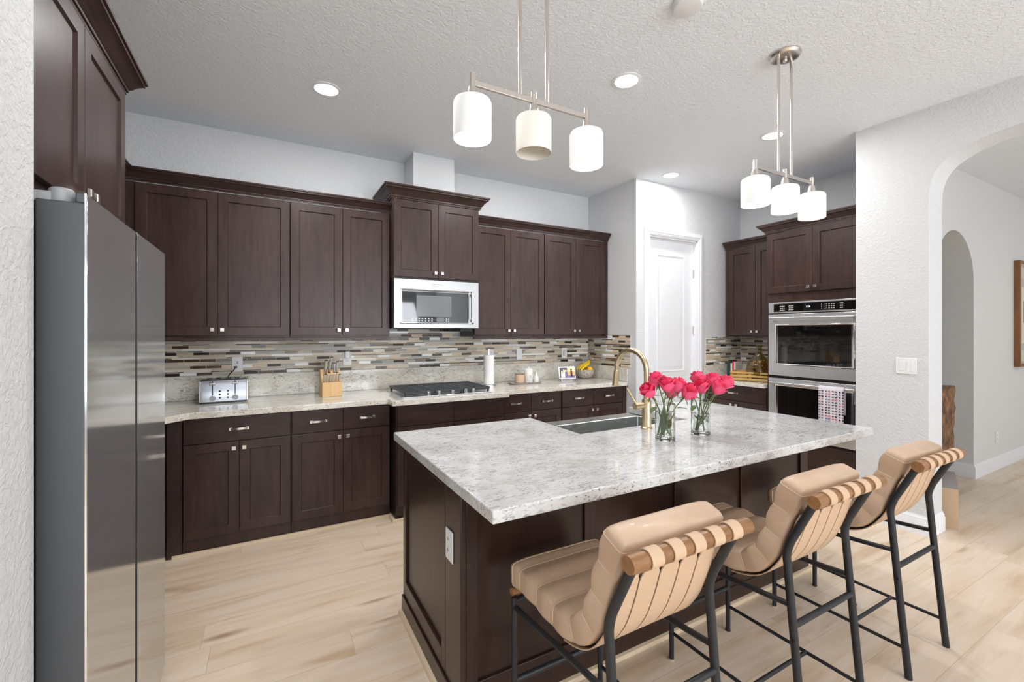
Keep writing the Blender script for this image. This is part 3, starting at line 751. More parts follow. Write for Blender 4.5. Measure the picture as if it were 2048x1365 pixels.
for s in (-1, 1):
    cx_ = s*.068
    MB().box(cx_-.003, -hd-.0012, .06, cx_+.003, -hd+.001, .16).build('lever_slot', BLACKP, ts)
    MB().box(cx_-.02, -hd-.024, .138, cx_+.02, -hd-.0015, .150).build('lever', CHROME, ts, bevel=.003)
    MB().cyl((cx_, -hd-.012, .038), (cx_, -hd, .038), .017).cyl((cx_, -hd-.0125, .038), (cx_, -hd-.012, .038), .019, .019, 20).build('browning_dial', GPLAST, ts)
for s in (-1, 1):
    for j in range(3): MB().cyl((s*.024, -hd-.004, .04+.024*j), (s*.024, -hd, .04+.024*j), .0065, seg=12).build('button', BLACKP, ts)
cd = MB().tube(cr([(-.30+.02, 3.955, 1.05), (-.262, 4.0, 1.10), (-.235, 4.030, 1.13), (-.225, 4.036, 1.152)], 6), .0033, 8)
cd.box(-.233, 4.022, 1.146, -.213, 4.0445, 1.160)
ti = (Matrix.Translation(ts.location) @ Matrix.Rotation(math.radians(3), 4, 'Z')).inverted(); cd.v = [tuple(ti @ Vector(p)) for p in cd.v]
cd.build('power_cord', BLACKP, ts)
# outlets
def outlet(x, y, z, rot, label, kind, grp=None):
    t = thing('power_outlet', label, 'outlet', (x, y, z), rot, grp)
    MB().box(-.036, -.006, -.058, .036, 0, .058).build('cover_plate', PLAST, t, bevel=.003)
    if kind == 'duplex':
        for s in (-1, 1):
            q = MB().lathe([(.0, -.0075), (.017, -.0075), (.017, -.006), (0, -.006)], seg=20); q.v = [(a, c, b_*1.0+s*.021) for a, b_, c in q.v]
            q.build('socket', WHITE, t)
            MB().box(-.008, -.0082, s*.021-.002, -.005, -.0075, s*.021+.008).box(.005, -.0082, s*.021-.002, .008, -.0075, s*.021+.008).build('slot', BLACKP, t)
    elif kind == 'usb':
        MB().box(-.017, -.0085, -.034, .017, -.0062, .034).build('socket', WHITE, t, bevel=.001)
        MB().box(-.006, -.009, .016, .006, -.0086, .021).box(-.006, -.009, .006, .006, -.0086, .011).build('slot', BLACKP, t)
    elif kind == 'blank':
        MB().box(-.017, -.0075, -.034, .017, -.0062, .034).build('socket', WHITE, t)
        MB().cyl((0, -.0082, .0), (0, -.0076, .0), .003, seg=8).build('screw', NICKEL, t)
    return t
TY = WB-.0078
outlet(-.213, TY, 1.175, 0, 'white outlet with usb slots and black plug above the toaster', 'usb')
outlet(.598, TY, 1.195, 0, 'white outlet behind the knife block with a plug-in device', 'duplex')
outlet(1.985, TY, 1.195, 0, 'white outlet behind the paper towel roll', 'duplex')
outlet(2.325, TY, 1.195, 0, 'plain white wall plate above the small tray', 'blank')
outlet(2.905, TY, 1.195, 0, 'white outlet above the photo display with an adapter plugged in', 'duplex')
nl = MB().box(.575, TY-.045, 1.195, .621, TY-.0085, 1.262); tag(nl.build('night_light', PLAST, bevel=.012, seg=3), 'white rounded plug-in device on the outlet above the knives', 'plug-in device')
ad = MB().box(2.888, TY-.035, 1.160, 2.922, TY-.0085, 1.215); tag(ad.build('power_adapter', PLAST, bevel=.006), 'white power adapter plugged in above the photo display', 'adapter')
outlet(IX0-.0005, 1.568, .620, -PI/2, 'white duplex outlet on the end of the dark island', 'duplex')
outlet(6.653, HY0-.0005, .33, 0, 'white outlet low on the hall wall', 'duplex')
sw = thing('light_switch', 'white double rocker light switch on the arch wall', 'light switch', (AX0-.0005, 1.408, 1.181), -PI/2)
MB().box(-.060, -.006, -.058, .060, 0, .058).build('cover_plate', PLAST, sw, bevel=.003)
for s in (-1, 1):
    MB().box(s*.023-.017, -.0085, -.034, s*.023+.017, -.0058, .034).build('rocker', WHITE, sw, bevel=.0015)
    MB().box(s*.023-.011, -.0095, -.002, s*.023+.011, -.0086, .022).build('paddle', PLAST, sw)

# knife block
kb = thing('knife_block', 'light wooden knife block full of steel-handled knives', 'knife block', (.435, 3.80, .9145), math.radians(6))
MB().prism([(-.06, 0), (.075, 0), (.075, .185), (.02, .215), (-.02, .145), (-.035, .115), (-.06, .115)], -.074, .074, 'x').build('block', LIGHTW, kb, bevel=.002)
def knife(x, y, z, L, r, label, big=False, ang=.45):
    m = thing('kitchen_knife', label, 'knife', (x, y, z), math.radians(6), 'knives in the wooden block')
    d = Vector((0, -math.sin(ang), math.cos(ang)))
    m_ = MB(); p0 = Vector((0, 0, 0)); p1 = d*L
    m_.tube([p0, p0+d*L*.3, p0+d*L*.7, p1], [r*.95, r*1.2, r*1.05, r*1.35], 10)
    m_.build('handle', STEEL if not big else NICKEL, m)
    MB().tube([p0-d*.006, p0], [r*1.15, r*1.1], 10).build('bolster', BLACKP, m)
    return m
for i in range(6):
    xx = -.057+.0228*i
    knife(.435+xx, 3.80-.045+.10*xx, .9145+.118, .062, .0068, ('leftmost', 'second from left', 'third from left', 'fourth from left', 'fifth from left', 'rightmost')[i]+' steel steak knife in the front row of the knife block')
for (xx, yy, zz, L, r, la) in ((-.04, 0.0, .178, .115, .0105, 'large silver chef knife at left of knife block'), (-.008, .012, .192, .09, .009, 'dark-handled knife in the middle top slot'), (.005, .035, .200, .115, .0095, 'long silver knife behind the middle of knife block'), (.028, .02, .190, .075, .008, 'short black knife at right of knife block'), (.048, .02, .188, .085, .008, 'rightmost steel knife on the top of the knife block')):
    knife(.435+xx, 3.80+yy-.01, .9145+zz, L, r, la, 'silver' in la, .30)
# paper towel
pt = thing('paper_towel_holder', 'steel paper towel holder with a white roll beside the cooktop', 'paper towel holder', (1.845, 3.80, .9145))
MB().lathe([(.0, 0), (.083, 0), (.083, .008), (.07, .014), (.012, .016), (.006, .02), (.006, .33), (.010, .335), (.010, .35), (.004, .355), (0, .355)], seg=32).build('holder', CHROME, pt)
MB().lathe([(.018, .0185), (.050, .0185), (.050, .293), (.018, .293)], seg=32).build('paper_roll', mat('paper', rgb(240, 240, 238), .9), pt)
# tray with vessels
tr = MB(); pol = [(-.175, -.05), (-.14, -.085), (.14, -.085), (.175, -.05), (.175, .05), (.14, .085), (-.14, .085), (-.175, .05)]
tr.loft([[(x*.9, y*.85, 0) for x, y in pol], [(x, y, .014) for x, y in pol], [(x*.96, y*.93, .015) for x, y in pol], [(x*.88, y*.82, .006) for x, y in pol]])
tro = tr.build('serving_tray', mat('grey_stone_tray', rgb(178, 172, 165), .5)); tro.location = (2.245, 3.80, .9145); tag(tro, 'grey octagonal tray holding small jars right of the paper towel', 'tray')
TZ = .9145+.0065
jr = thing('candle_jar', 'tan round jar with a beaded rim on the tray', 'jar', (2.185, 3.80, TZ))
MB().lathe([(0, 0), (.040, 0), (.048, .01), (.05, .05), (.046, .085), (.043, .085), (.043, .07), (0, .068)], seg=24).build('jar_body', mat('tan_ceramic', rgb(208, 176, 150), .5), jr)
bd_ = MB()
for i in range(18): bd_.sphere((.0455*math.cos(2*PI*i/18), .0455*math.sin(2*PI*i/18), .088), .005, 8, 5)
bd_.build('beaded_rim', mat('brown_beads', rgb(130, 96, 74), .5), jr)
cn = thing('canister', 'tall white lidded canister in the middle of the tray', 'canister', (2.295, 3.815, TZ))
MB().lathe([(0, 0), (.042, 0), (.045, .005), (.045, .115), (.043, .12), (0, .12)], seg=28).build('canister_body', mat('white_ceramic', rgb(230, 228, 224), .3), cn)
MB().lathe([(.0, .1202), (.046, .1202), (.046, .13), (.03, .14), (.008, .143), (.010, .155), (0, .158)], seg=28).build('lid', mat('white_ceramic_lid', rgb(234, 233, 230), .3), cn)
text('letter', 'A', .05, cn, (-.003, -.0458, .06), (PI/2, 0, 0), mat('pale_grey_print', rgb(196, 196, 194), .5), .0004)
bo = MB().lathe([(0, 0), (.024, 0), (.027, .02), (.022, .05), (.010, .075), (.007, .10), (.009, .104), (0, .106)], seg=22).build('bottle', mat('white_glaze', rgb(232, 231, 228), .3)); bo.location = (2.365, 3.775, TZ); tag(bo, 'small white tapered bottle at the right of the tray', 'bottle')
# smart display
sd = thing('photo_display', 'white digital photo display showing two pictures of people', 'digital photo frame', (2.745, 3.80, .9145), math.radians(-6))
def tilt(mb, a=.2, z0=.03):
    mb.v = [(x, y+(z-z0)*a, z) for x, y, z in mb.v]; return mb
MB().prism([(-.03, 0), (.045, 0), (.02, .05), (-.005, .05)], -.07, .07, 'x').build('stand', mat('light_grey_fabric', rgb(192, 192, 190), .8), sd)
tilt(MB().box(-.1, -.045, .022, .1, -.033, .150)).build('bezel', PLAST, sd, bevel=.006)
scr = MB(); ph = [emis('photo_%d' % i, c, .25) for i, c in enumerate((rgb(72, 66, 86), rgb(228, 170, 110), rgb(214, 210, 214), rgb(60, 44, 40), rgb(236, 214, 170), rgb(120, 110, 150)))]
scr.box(-.088, -.0462, .034, -.001, -.0452, .138, 0).box(.001, -.0462, .034, .088, -.0452, .138, 1)
scr.box(.001, -.0466, .034, .088, -.0462, .058, 5).box(.001, -.0466, .10, .088, -.0462, .138, 4)
for (x, z, r, mi) in ((-.065, .10, .011, 4), (-.04, .112, .011, 4), (-.018, .105, .011, 4), (.048, .118, .010, 3)):
    scr.add([(x+r*math.cos(2*PI*k/12), -.0470, z+r*math.sin(2*PI*k/12)) for k in range(12)], [tuple(range(12))], mi)
for (x, z0_, z1_, ww, mi) in ((-.065, .036, .09, .014, 2), (-.04, .036, .102, .014, 2), (-.018, .036, .094, .014, 5), (.048, .045, .108, .013, 3)):
    scr.add([(x-ww, -.0469, z0_), (x+ww, -.0469, z0_), (x+ww*.8, -.0469, z1_), (x-ww*.8, -.0469, z1_)], [(0, 1, 2, 3)], mi)
tilt(scr).build('screen', ph, sd)
# fruit bowl
bw = MB().lathe([(0, 0), (.045, 0), (.075, .02), (.095, .055), (.095, .08), (.088, .098), (.083, .098), (.089, .078), (.088, .056), (.07, .028), (0, .012)], seg=32)
def speck():
    m = mat('speckled_stoneware', rgb(186, 178, 166), .6); t = NT(m)
    t.l(t.ramp(t.noise(t.coords(), 90, 3), [(.42, rgb(140, 132, 120)), (.6, rgb(198, 190, 178))]), t.b.inputs['Base Color']); return m
bwo = bw.build('fruit_bowl', speck()); bwo.location = (3.08, 3.90, .9145); tag(bwo, 'round speckled stoneware bowl of fruit in the counter corner', 'bowl')
YEL = mat('banana_peel', rgb(244, 208, 42), .4); TIP = mat('banana_tip', rgb(120, 110, 50), .6)
def banana(loc, rz, label, bend=.08):
    t = thing('banana', label, 'banana', loc, rz, 'bananas in the fruit bowl')
    pts = cr([(-.085, 0, -.035), (-.05, 0, -.005), (0, 0, .018), (.045, 0, .035), (.075, 0, .065)], 4)
    n = len(pts); rs = [.017*max(.32, math.sin(PI*(i+.6)/(n+.2))**.45) for i in range(n)]
    MB().tube(pts, rs, 10).build('peel', YEL, t)
    e = pts[-1]; MB().tube([e, (e.x+.008, 0, e.z+.018)], [.006, .005], 8).build('stem', TIP, t)
    return t
for i, (dx, dy, dz, rz) in enumerate(((-.005, -.02, .125, .25), (.0, .005, .135, .1), (.0, .03, .13, -.1))):
    banana((3.08+dx, 3.90+dy, .9145+dz), rz, ('banana at the front of the bunch in the bowl', 'middle banana of the bunch in the bowl', 'banana at the back of the bunch in the bowl')[i])
orr = MB().sphere((0, 0, 0), .034, 20, 12); 
for i, (dx, dy, dz, la) in enumerate(((.03, -.045, .098, 'orange fruit at the front right of the fruit bowl'), (.045, .03, .085, 'orange fruit at the back right of the fruit bowl'))):
    if i == 0: om = orr.build('orange', mat('orange_peel', rgb(250, 186, 30), .45)); q = om
    else: q = om.copy(); C.objects.link(q)
    q.location = (3.08+dx, 3.90+dy, .9145+dz); tag(q, la, 'orange', 'oranges in the fruit bowl')

# crate, jug, books on the right counter
crt = thing('wooden_crate', 'slatted light wooden crate on the short counter by the ovens', 'crate', (4.49, 2.86, .9145), math.radians(-68))
L_, D_, H_ = .185, .13, .098
MB().box(-L_, -D_, .004, L_, D_, .012).build('crate_bottom', CRATEW, crt)
for s, nm in ((-1, 'front'), (1, 'back')):
    for k in range(3): MB().box(-L_, s*D_-.005, .010+.034*k, L_, s*D_+.005, .030+.034*k).build('slat', CRATEW, crt, bevel=.001)
for s in (-1, 1):
    for k in range(3): MB().box(s*L_-.005, -D_+.006, .010+.034*k, s*L_+.005, D_-.006, .030+.034*k).build('slat', CRATEW, crt, bevel=.001)
for x in (-L_+.012, 0, L_-.012):
    for s in (-1, 1): MB().box(x-.012, s*(D_-.0145), 0, x+.012, s*(D_-.0055), H_).build('upright', CRATEW, crt)
jg = thing('demijohn', 'large smoky glass demijohn filled with wine corks in crate', 'glass jug', (4.50, 2.795, .9145+.0125))
jp = [(0, 0), (.09, .0), (.115, .02), (.124, .07), (.122, .12), (.108, .175), (.075, .225), (.04, .26), (.028, .29), (.026, .345), (.032, .348), (.032, .36), (.022, .362), (.022, .29), (.034, .256), (.07, .22), (.103, .172), (.117, .12), (.119, .07), (.11, .023), (.088, .006), (0, .006)]
MB().lathe(jp, seg=40).build('glass_body', GGLASS, jg)
CORK = mat('cork', rgb(196, 160, 112), .8)
ckm = None; n_ = 0
for layer in range(9):
    z = .022+layer*.021; rr = .098 if z < .13 else .098-(z-.13)*.75
    for ring, cnt in ((.15, 3), (.5, 6), (.88, 10)):
        for i in range(cnt):
            a = 2*PI*i/cnt+random.random()*.5; r_ = rr*ring
            if ckm is None:
                ckm = MB().cyl((-.021, 0, 0), (.021, 0, 0), .0105, seg=10).build('wine_cork', CORK, bevel=.001); q = ckm
            else: q = ckm.copy(); C.objects.link(q)
            q.location = (4.50+r_*math.cos(a), 2.795+r_*math.sin(a), .927+z+random.uniform(0, .003)); q.rotation_euler = (0, random.uniform(-.5, .5), a+PI/2+random.uniform(-.4, .4))
            tag(q, 'brown wine cork among the corks inside the glass demijohn', 'cork', 'corks inside the demijohn'); n_ += 1
for i, (dx, hgt, col, la, th) in enumerate(((0, .185, rgb(40, 76, 70), 'dark green book at left behind the crate', .018), (.021, .20, rgb(40, 44, 60), 'dark navy book behind the crate, tallest', .022), (.046, .165, rgb(226, 218, 204), 'cream book behind the crate', .02), (.069, .185, rgb(214, 40, 52), 'bright red book behind the crate', .016), (.088, .18, rgb(205, 200, 196), 'pale grey book between red book and demijohn', .018))):
    b_ = thing('book', la, 'book', (4.60, 3.195-dx, .9145), 0, 'books behind the crate')
    MB().box(-.06, -th, 0, .06, 0, hgt).build('book_cover', mat('book_cover_%d' % i, col, .5), b_, bevel=.001)
    MB().box(-.0585, -th+.002, .003, .0605, -.002, hgt-.002).build('pages', mat('pages', rgb(230, 224, 210), .8), b_) if i == 0 else None

# ---------------------------------------------------------------- vases with roses
STEM = mat('rose_stem', rgb(98, 120, 62), .5); LEAF = mat('rose_leaf', rgb(92, 122, 66), .45)
def petmat():
    m = mat('pink_petal', rgb(236, 42, 92), .45, 0, Subsurface_Weight=.15); t = NT(m)
    t.l(t.ramp(t.noise(t.coords(), 18, 3), [(.35, rgb(206, 18, 64)), (.65, rgb(236, 62, 108))]), t.b.inputs['Base Color'])
    t.b.inputs['Subsurface Radius'].default_value = (.01, .004, .004); return m
PET = petmat()
PET2 = mat('light_pink_petal', rgb(238, 84, 124), .45, 0, Subsurface_Weight=.1)
PET2.node_tree.nodes['Principled BSDF'].inputs['Subsurface Radius'].default_value = (.01, .004, .004)
def bloom_mesh(seed):
    rnd = random.Random(seed); m = MB()
    def petal(ang, r0, r1, hgt, width, curl, z0, mi=0):
        nu, nv = 7, 7; vs = []
        for j in range(nv):
            v = j/(nv-1)
            rad = r0+(r1-r0)*math.sin(min(1, v*1.15)*PI/2)+curl*max(0, v-.72)*1.6
            wv = width*(.45+.75*math.sin(PI*min(.62, .18+v*.5)))
            if v > .8: wv *= 1-(v-.8)*1.2
            z = z0+hgt*v-(.35*curl*max(0, v-.8))*2
            for i in range(nu):
                u = (i/(nu-1)-.5)*2; a = ang+u*wv
                zz = z-.006*(u*u)*v*2+(.002*math.sin(ang*5+u*3) if v > .7 else 0)
                vs.append((rad*math.cos(a), rad*math.sin(a), zz))
        fs = [(j*nu+i, j*nu+i+1, (j+1)*nu+i+1, (j+1)*nu+i) for j in range(nv-1) for i in range(nu-1)]
        m.add(vs, fs, mi)
    off = rnd.random()*6
    for k in range(3): petal(off+k*2.1, .003, .008, .062, 1.3, 0, .004)
    for k in range(3): petal(off+.6+k*2.1, .004, .014, .064, 1.15, .001, .002)
    for k in range(4): petal(off+1.1+k*1.57, .006, .021, .063, 1.0, .004, .0)
    for k in range(4): petal(off+.4+k*1.57+rnd.uniform(-.1, .1), .008, .027, .058, .92, .009, -.002, 1 if k % 2 else 0)
    for k in range(4): petal(off+1.2+k*1.57+rnd.uniform(-.15, .15), .010, .0315, .048, .80, .016, -.004, 1)
    return m
def rose(base, head, label, group, seed, tiltv=None):
    """base, head in world; head = centre of bloom base"""
    t = thing('rose', label, 'rose', base, 0, group)
    h = Vector(head)-Vector(base); mid = h*.5+Vector((0, 0, .015))
    MB().tube(cr([(0, 0, 0), mid*.6, mid*1.3, h], 4), .0028, 8).build('stem', STEM, t)
    bm_ = bloom_mesh(seed); d = (tiltv or Vector((h.x, h.y, h.z*.9))).normalized()
    q = Vector((0, 0, 1)).rotation_difference(d).to_matrix()
    bm_.v = [tuple(q @ Vector(p)*1.08+h) for p in bm_.v]
    o = bm_.build('bloom', [PET, PET2], t, ang=80)
    s = o.modifiers.new('thick', 'SOLIDIFY'); s.thickness = .0007
    sub = o.modifiers.new('sub', 'SUBSURF'); sub.levels = 1; sub.render_levels = 1
    sp = MB()
    for k in range(5):
        a = k*1.257+seed; L = .034; pts = [Vector((math.cos(a)*r_, math.sin(a)*r_, z)) for r_, z in ((.004, 0), (.016, -.004), (.03, -.012), (.042, -.022))]
        sd_ = Vector((-math.sin(a), math.cos(a), 0)); ws = (.004, .005, .003, .0004)
        vs = [tuple(q @ (p+sd_*w_*s_)+h) for p, w_ in zip(pts, ws) for s_ in (-1, 1)]
        sp.add(vs, [(2*i, 2*i+1, 2*i+3, 2*i+2) for i in range(3)])
    sp.build('sepals', LEAF, t)
    return t
def leaf_on(parent, p, d, L, Wd, up=(0, 0, 1)):
    m = MB(); d = Vector(d).normalized(); s = d.cross(Vector(up)).normalized(); n = s.cross(d); vs = []
    for i in range(9):
        v = i/8; wv = Wd*math.sin(PI*min(1, v*.92+.06))**.8; c = Vector(p)+d*(L*v)-n*(L*.25*v*v)
        vs += [tuple(c-s*wv+n*wv*.3), tuple(c), tuple(c+s*wv+n*wv*.3)]
    m.add(vs, [(3*i+k, 3*i+k+1, 3*i+4+k, 3*i+3+k) for i in range(8) for k in range(2)])
    return m.build('leaf', LEAF, parent, ang=80)
def vase(x, y, la, water_h):
    t = thing('glass_vase', la, 'vase', (x, y, .9145))
    MB().lathe([(0, 0), (.042, 0), (.045, .003), (.045, .172), (.0435, .1735), (.0422, .172), (.0422, .016), (.038, .012), (0, .011)], seg=48).build('glass_wall', GLASS, t)
    MB().lathe([(0, .0115), (.0385, .0125), (.0418, .0165), (.0418, water_h), (0, water_h)], seg=40).build('water', WATER, t)
    return t
vase(1.634, 1.469, 'clear glass vase with a large leaf, the nearer one', .135)
vase(1.882, 1.468, 'clear glass vase with crossed stems, the farther one', .105)
def toworld(px, py, d):
    s, c = math.sin(math.radians(28.9)), math.cos(math.radians(28.9)); u = (px-1024)/882; v = -(py-666)/882
    return Vector(((s+u*c)*d, (c-u*s)*d, 1.42+v*d))
V1 = [(1303, 793, -.03, 'leftmost pink rose in the nearer vase'), (1317, 772, .05, 'small pink rose standing highest at back of nearer vase'), (1333, 783, -.01, 'central pink rose in the nearer vase'), (1351, 783, .02, 'pink rose right of centre in the nearer vase'), (1369, 796, -.02, 'rightmost pink rose in the nearer vase'), (1340, 795, .05, 'pink rose tucked at the back of the nearer vase')]
V2 = [(1386, 793, -.02, 'leftmost pink rose in the farther vase'), (1397, 770, .05, 'pink rose highest at the back left of the farther vase'), (1403, 785, -.03, 'front centre pink rose in the farther vase'), (1421, 772, .04, 'dark pink rose behind in the farther vase'), (1430, 787, -.02, 'front right pink rose in the farther vase'), (1443, 775, .03, 'rightmost pale pink rose in the farther vase')]
for (vx, vy, lst, gp, sd0, d0) in ((1.634, 1.469, V1, 'roses in the nearer vase', 3, 2.076), (1.882, 1.468, V2, 'roses in the farther vase', 40, 2.195)):
    for i, (px, py, dd, la) in enumerate(lst):
        hd_ = toworld(px, py, d0+dd*.6); a = math.atan2(hd_.y-vy, hd_.x-vx)
        bs_ = Vector((vx-.024*math.cos(a+.3), vy-.024*math.sin(a+.3), .9145+.022))
        # keep the stem inside the rim
        tv = Vector(((hd_.x-vx)*.8, (hd_.y-vy)*.8, .085))
        r_ = rose(bs_, hd_, la, gp, sd0+i*7, tv)
        if i in (0, 2, 4):
            p = (hd_-bs_)*.72; leaf_on(r_, p, (math.cos(a+.5), math.sin(a+.5), .1 if i else -.2), .055, .014)
        if i == 2:
            leaf_on(r_, Vector((vx-bs_.x+.02, vy-bs_.y-.0, .075)), (-.4, -.3, -.55), .06, .018, up=(.6, -.8, .1)) if vx < 1.7 else leaf_on(r_, Vector((vx-bs_.x-.02, vy-bs_.y-.01, .07)), (.9, -.2, .1), .05, .012)
# leaves curled inside the glass
def wrap_leaf(par, a0, a1, z0, z1, wd, rad=.0385):
    m = MB(); vs = []; n = 14
    for i in range(n+1):
        v = i/n; a = a0+(a1-a0)*v; z = z0+(z1-z0)*v; wv = wd*math.sin(PI*min(1, v*.94+.04))**.7
        for k in (-1, -.5, 0, .5, 1):
            aa = a+k*wv*.5/rad*abs(z1-z0)/(abs(z1-z0)+.03); zz = z+k*wv*.6*(1 if a1 > a0 else -1)*-.6
            vs.append((rad*math.cos(aa), rad*math.sin(aa), zz))
    m.add(vs, [(5*i+k, 5*i+k+1, 5*i+6+k, 5*i+5+k) for i in range(n) for k in range(4)]); return m.build('leaf', LEAF, par, ang=80)
for o_ in [q for q in C.objects if q.name.startswith('rose') and q.get('label', '').startswith('central pink')]:
    pv = o_.location; hub = bpy.data.objects  # leaf positions are relative to the stem foot
    for (a0, a1, z0, z1, wd) in ((-2.0, -2.9, .06, .015, .03), (-2.75, -2.45, .02, .150, .034), (-1.6, -2.3, .075, .02, .022)):
        lf = wrap_leaf(o_, a0, a1, z0, z1, wd); lf.location = (1.634-pv[0], 1.469-pv[1], .9145-pv[2]+.012)
for o_ in [q for q in C.objects if q.name.startswith('rose') and q.get('label', '').startswith('front centre')]:
    pv = o_.location
    for (a0, a1, z0, z1, wd) in ((-3.3, -2.4, .085, .065, .022), (-2.2, -1.5, .085, .06, .02)):
        lf = wrap_leaf(o_, a0, a1, z0, z1, wd); lf.location = (1.882-pv[0], 1.468-pv[1], .9145-pv[2]+.012)

# ---------------------------------------------------------------- bar stools
def make_stool():
    t = thing('bar_stool', 'x', 'bar stool', (0, 0, 0), 0, 'leather bar stools at the island')
    hwid = .192
    for s in (-1, 1):
        x = s*hwid
        pts = [(x, 0, .0), (x, .028, .30), (x, .056, .61)]+[tuple(p) for p in cr([(x, .058, .635), (x, .061, .665), (x, .056, .695), (x, .046, .725)], 3)]+[(x, -.022, .865)]
        MB().tube(pts, .0130, 16).build('rear_leg', BLACKM, t)
        lg = MB().tube([(x, .548, .006), (x, .548, .497)], .0105, 14).build('front_leg', BLACKM, t)
        MB().lathe([(.010, 0), (.012, .002), (.012, .006), (.006, .008)], (x, .548, 0), 14).build('foot_glide', CHROME if s < 0 else BLACKP, lg)
        MB().tube([(x, .548, .462), (x, .050, .507)], .0095, 12).build('upper_side_rail', BLACKM, t)
        MB().tube([(x, .548, .118), (x, .012, .118)], .0070, 12).build('lower_side_rail', BLACKM, t)
        MB().cyl((x+s*.0125, .033, .40), (x+s*.0145, .033, .40), .006, seg=10).build('bolt', BLACKP, t)
    MB().tube([(-hwid, .040, .44), (hwid, .040, .44)], .0105, 14).build('rear_rail', BLACKM, t)
    MB().tube([(-hwid, .548, .205), (hwid, .548, .205)], .0100, 14).build('footrest', BLACKM, t)
    MB().tube([(-hwid, .20, .118), (hwid, .20, .118)], .0080, 14).build('cross_rail', BLACKM, t)
    MB().tube([(-hwid, .548, .485), (hwid, .548, .485)], .0095, 14).build('front_rail', BLACKM, t)
    MB().tube([(-.222, -.038, .884), (.222, -.038, .884)], .0215, 24).build('back_dowel', DOWEL, t, bevel=.001)
    MB().tube([(-.198, .560, .508), (.198, .560, .508)], .013, 20).build('front_dowel', DOWEL, t)
    # cushion
    cl = cr([(0, .037, .915), (0, .075, .815), (0, .105, .72), (0, .138, .645), (0, .188, .587), (0, .265, .560), (0, .355, .560), (0, .455, .566), (0, .588, .560)], 9)
    n = len(cl); acc = [0]
    for i in range(1, n): acc.append(acc[-1]+(cl[i]-cl[i-1]).length)
    tot = acc[-1]; seams = [.135, .265, .395, .52, .645, .77, .895]
    rings = []; frames = []
    for i, p in enumerate(cl):
        f_ = acc[i]/tot; tg = (cl[min(n-1, i+1)]-cl[max(0, i-1)]).normalized(); nr = Vector((0, -tg.z, tg.y))  # side toward sitter
        if nr.y < 0 and f_ < .35: nr = -nr
        if f_ >= .35 and nr.z < 0: nr = -nr
        d = min(abs(f_-s_) for s_ in seams+[0, 1]); bul = 1-math.exp(-(d/.022)**2)*.9 if True else 1
        bul = math.sqrt(max(0, min(1, d/.062)))
        hi = .036+.013*bul; ho = .036+.002*bul; hw2 = .196-.006*(1-bul)
        e = min(acc[i], tot-acc[i])/.012
        if e < 1: k_ = math.sqrt(1-(1-e)**2); hi *= .82+.18*k_; ho *= .82+.18*k_; hw2 -= .005*(1-k_)
        R_ = []
        for q in range(48):
            th = 2*PI*(q+.5)/48; c_, s_ = math.cos(th), math.sin(th)
            x = hw2*math.copysign(abs(c_)**.14, c_); y = math.copysign(abs(s_)**.24, s_)
            crn = 1+.16*(1-(x/hw2)**2)
            R_.append(tuple(p+Vector((x, 0, 0))+nr*((hi*crn if y > 0 else ho)*y)))
        rings.append(R_); frames.append((f_, R_))
    cu = MB().loft(rings).build('cushion', LEATH, t, ang=65)
    pp = MB()
    for s_ in seams:
        R_ = min(frames, key=lambda a: abs(a[0]-s_))[1]; pp.tube([R_[-1]]+R_[:25], .0012, 6)
    for R_ in (rings[2], rings[-3]): pp.tube([Vector(p) for p in R_], .0017, 6, closed=True)
    pp.build('stitching', SEAM, cu)
    # straps: wrap the dowel then run down the outside of the back
    nrm = []
    for i, p in enumerate(cl):
        tg = (cl[min(n-1, i+1)]-cl[max(0, i-1)]).normalized(); nrm.append(Vector((0, tg.z, -tg.y)))
    lr = []
    for i in range(n):
        if tot*.14 < acc[i] < tot*.585:
            nn = nrm[i]
            if (nn.y > 0 and acc[i] < tot*.35) or (nn.z > 0 and acc[i] >= tot*.35): nn = -nn
            c0 = cl[i]+nn*.0402; c1 = cl[i]+nn*.0420
            lr.append([(-.172, c0.y, c0.z), (.172, c0.y, c0.z), (.172, c1.y, c1.z), (-.172, c1.y, c1.z)])
    MB().loft(lr).build('gap_shade_sheet', GAPSHADE, t)  # added dark sheet, makes the gaps between straps look shaded
    for k in range(5):
        xc = -.148+.074*k; path = []
        for i in range(15):
            a = math.radians(-35+i*17.5)
            path.append((Vector((0, -.038+.0242*math.cos(a), .884+.0242*math.sin(a))), .0195))
        for i in range(n):
            if acc[i] > .085 and acc[i] < tot*.60:
                nn = nrm[i]
                if (nn.y > 0 and acc[i] < tot*.35) or (nn.z > 0 and acc[i] >= tot*.35): nn = -nn
                path.append((cl[i]+nn*.0455, .0195+.0145*min(1, (acc[i]-.085)/.035)))
        pv = [p for p, _ in path]; rr = []
        for i, (p, hw3) in enumerate(path):
            tg = (pv[min(len(pv)-1, i+1)]-pv[max(0, i-1)]).normalized(); nn = Vector((0, -tg.z, tg.y))*.0016
            rr.append([tuple(p+Vector((xc-hw3, 0, 0))-nn), tuple(p+Vector((xc+hw3, 0, 0))-nn), tuple(p+Vector((xc+hw3, 0, 0))+nn), tuple(p+Vector((xc-hw3, 0, 0))+nn)])
        MB().loft(rr).build('strap', STRAP, t)
    return t
st1 = make_stool()
sp_ = [((.945, .797, 0), 0, 'tan leather bar stool nearest the camera, leftmost of three'),
       ((1.725, .795, 0), 0, 'tan leather bar stool in the middle of the row of three'),
       ((2.49, .797, 0), 0, 'tan leather bar stool farthest right, next to the arch wall')]
st1.location = sp_[0][0]; st1['label'] = sp_[0][2]
for loc, rz, la in sp_[1:]: copy_tree(st1, loc, rz, la)

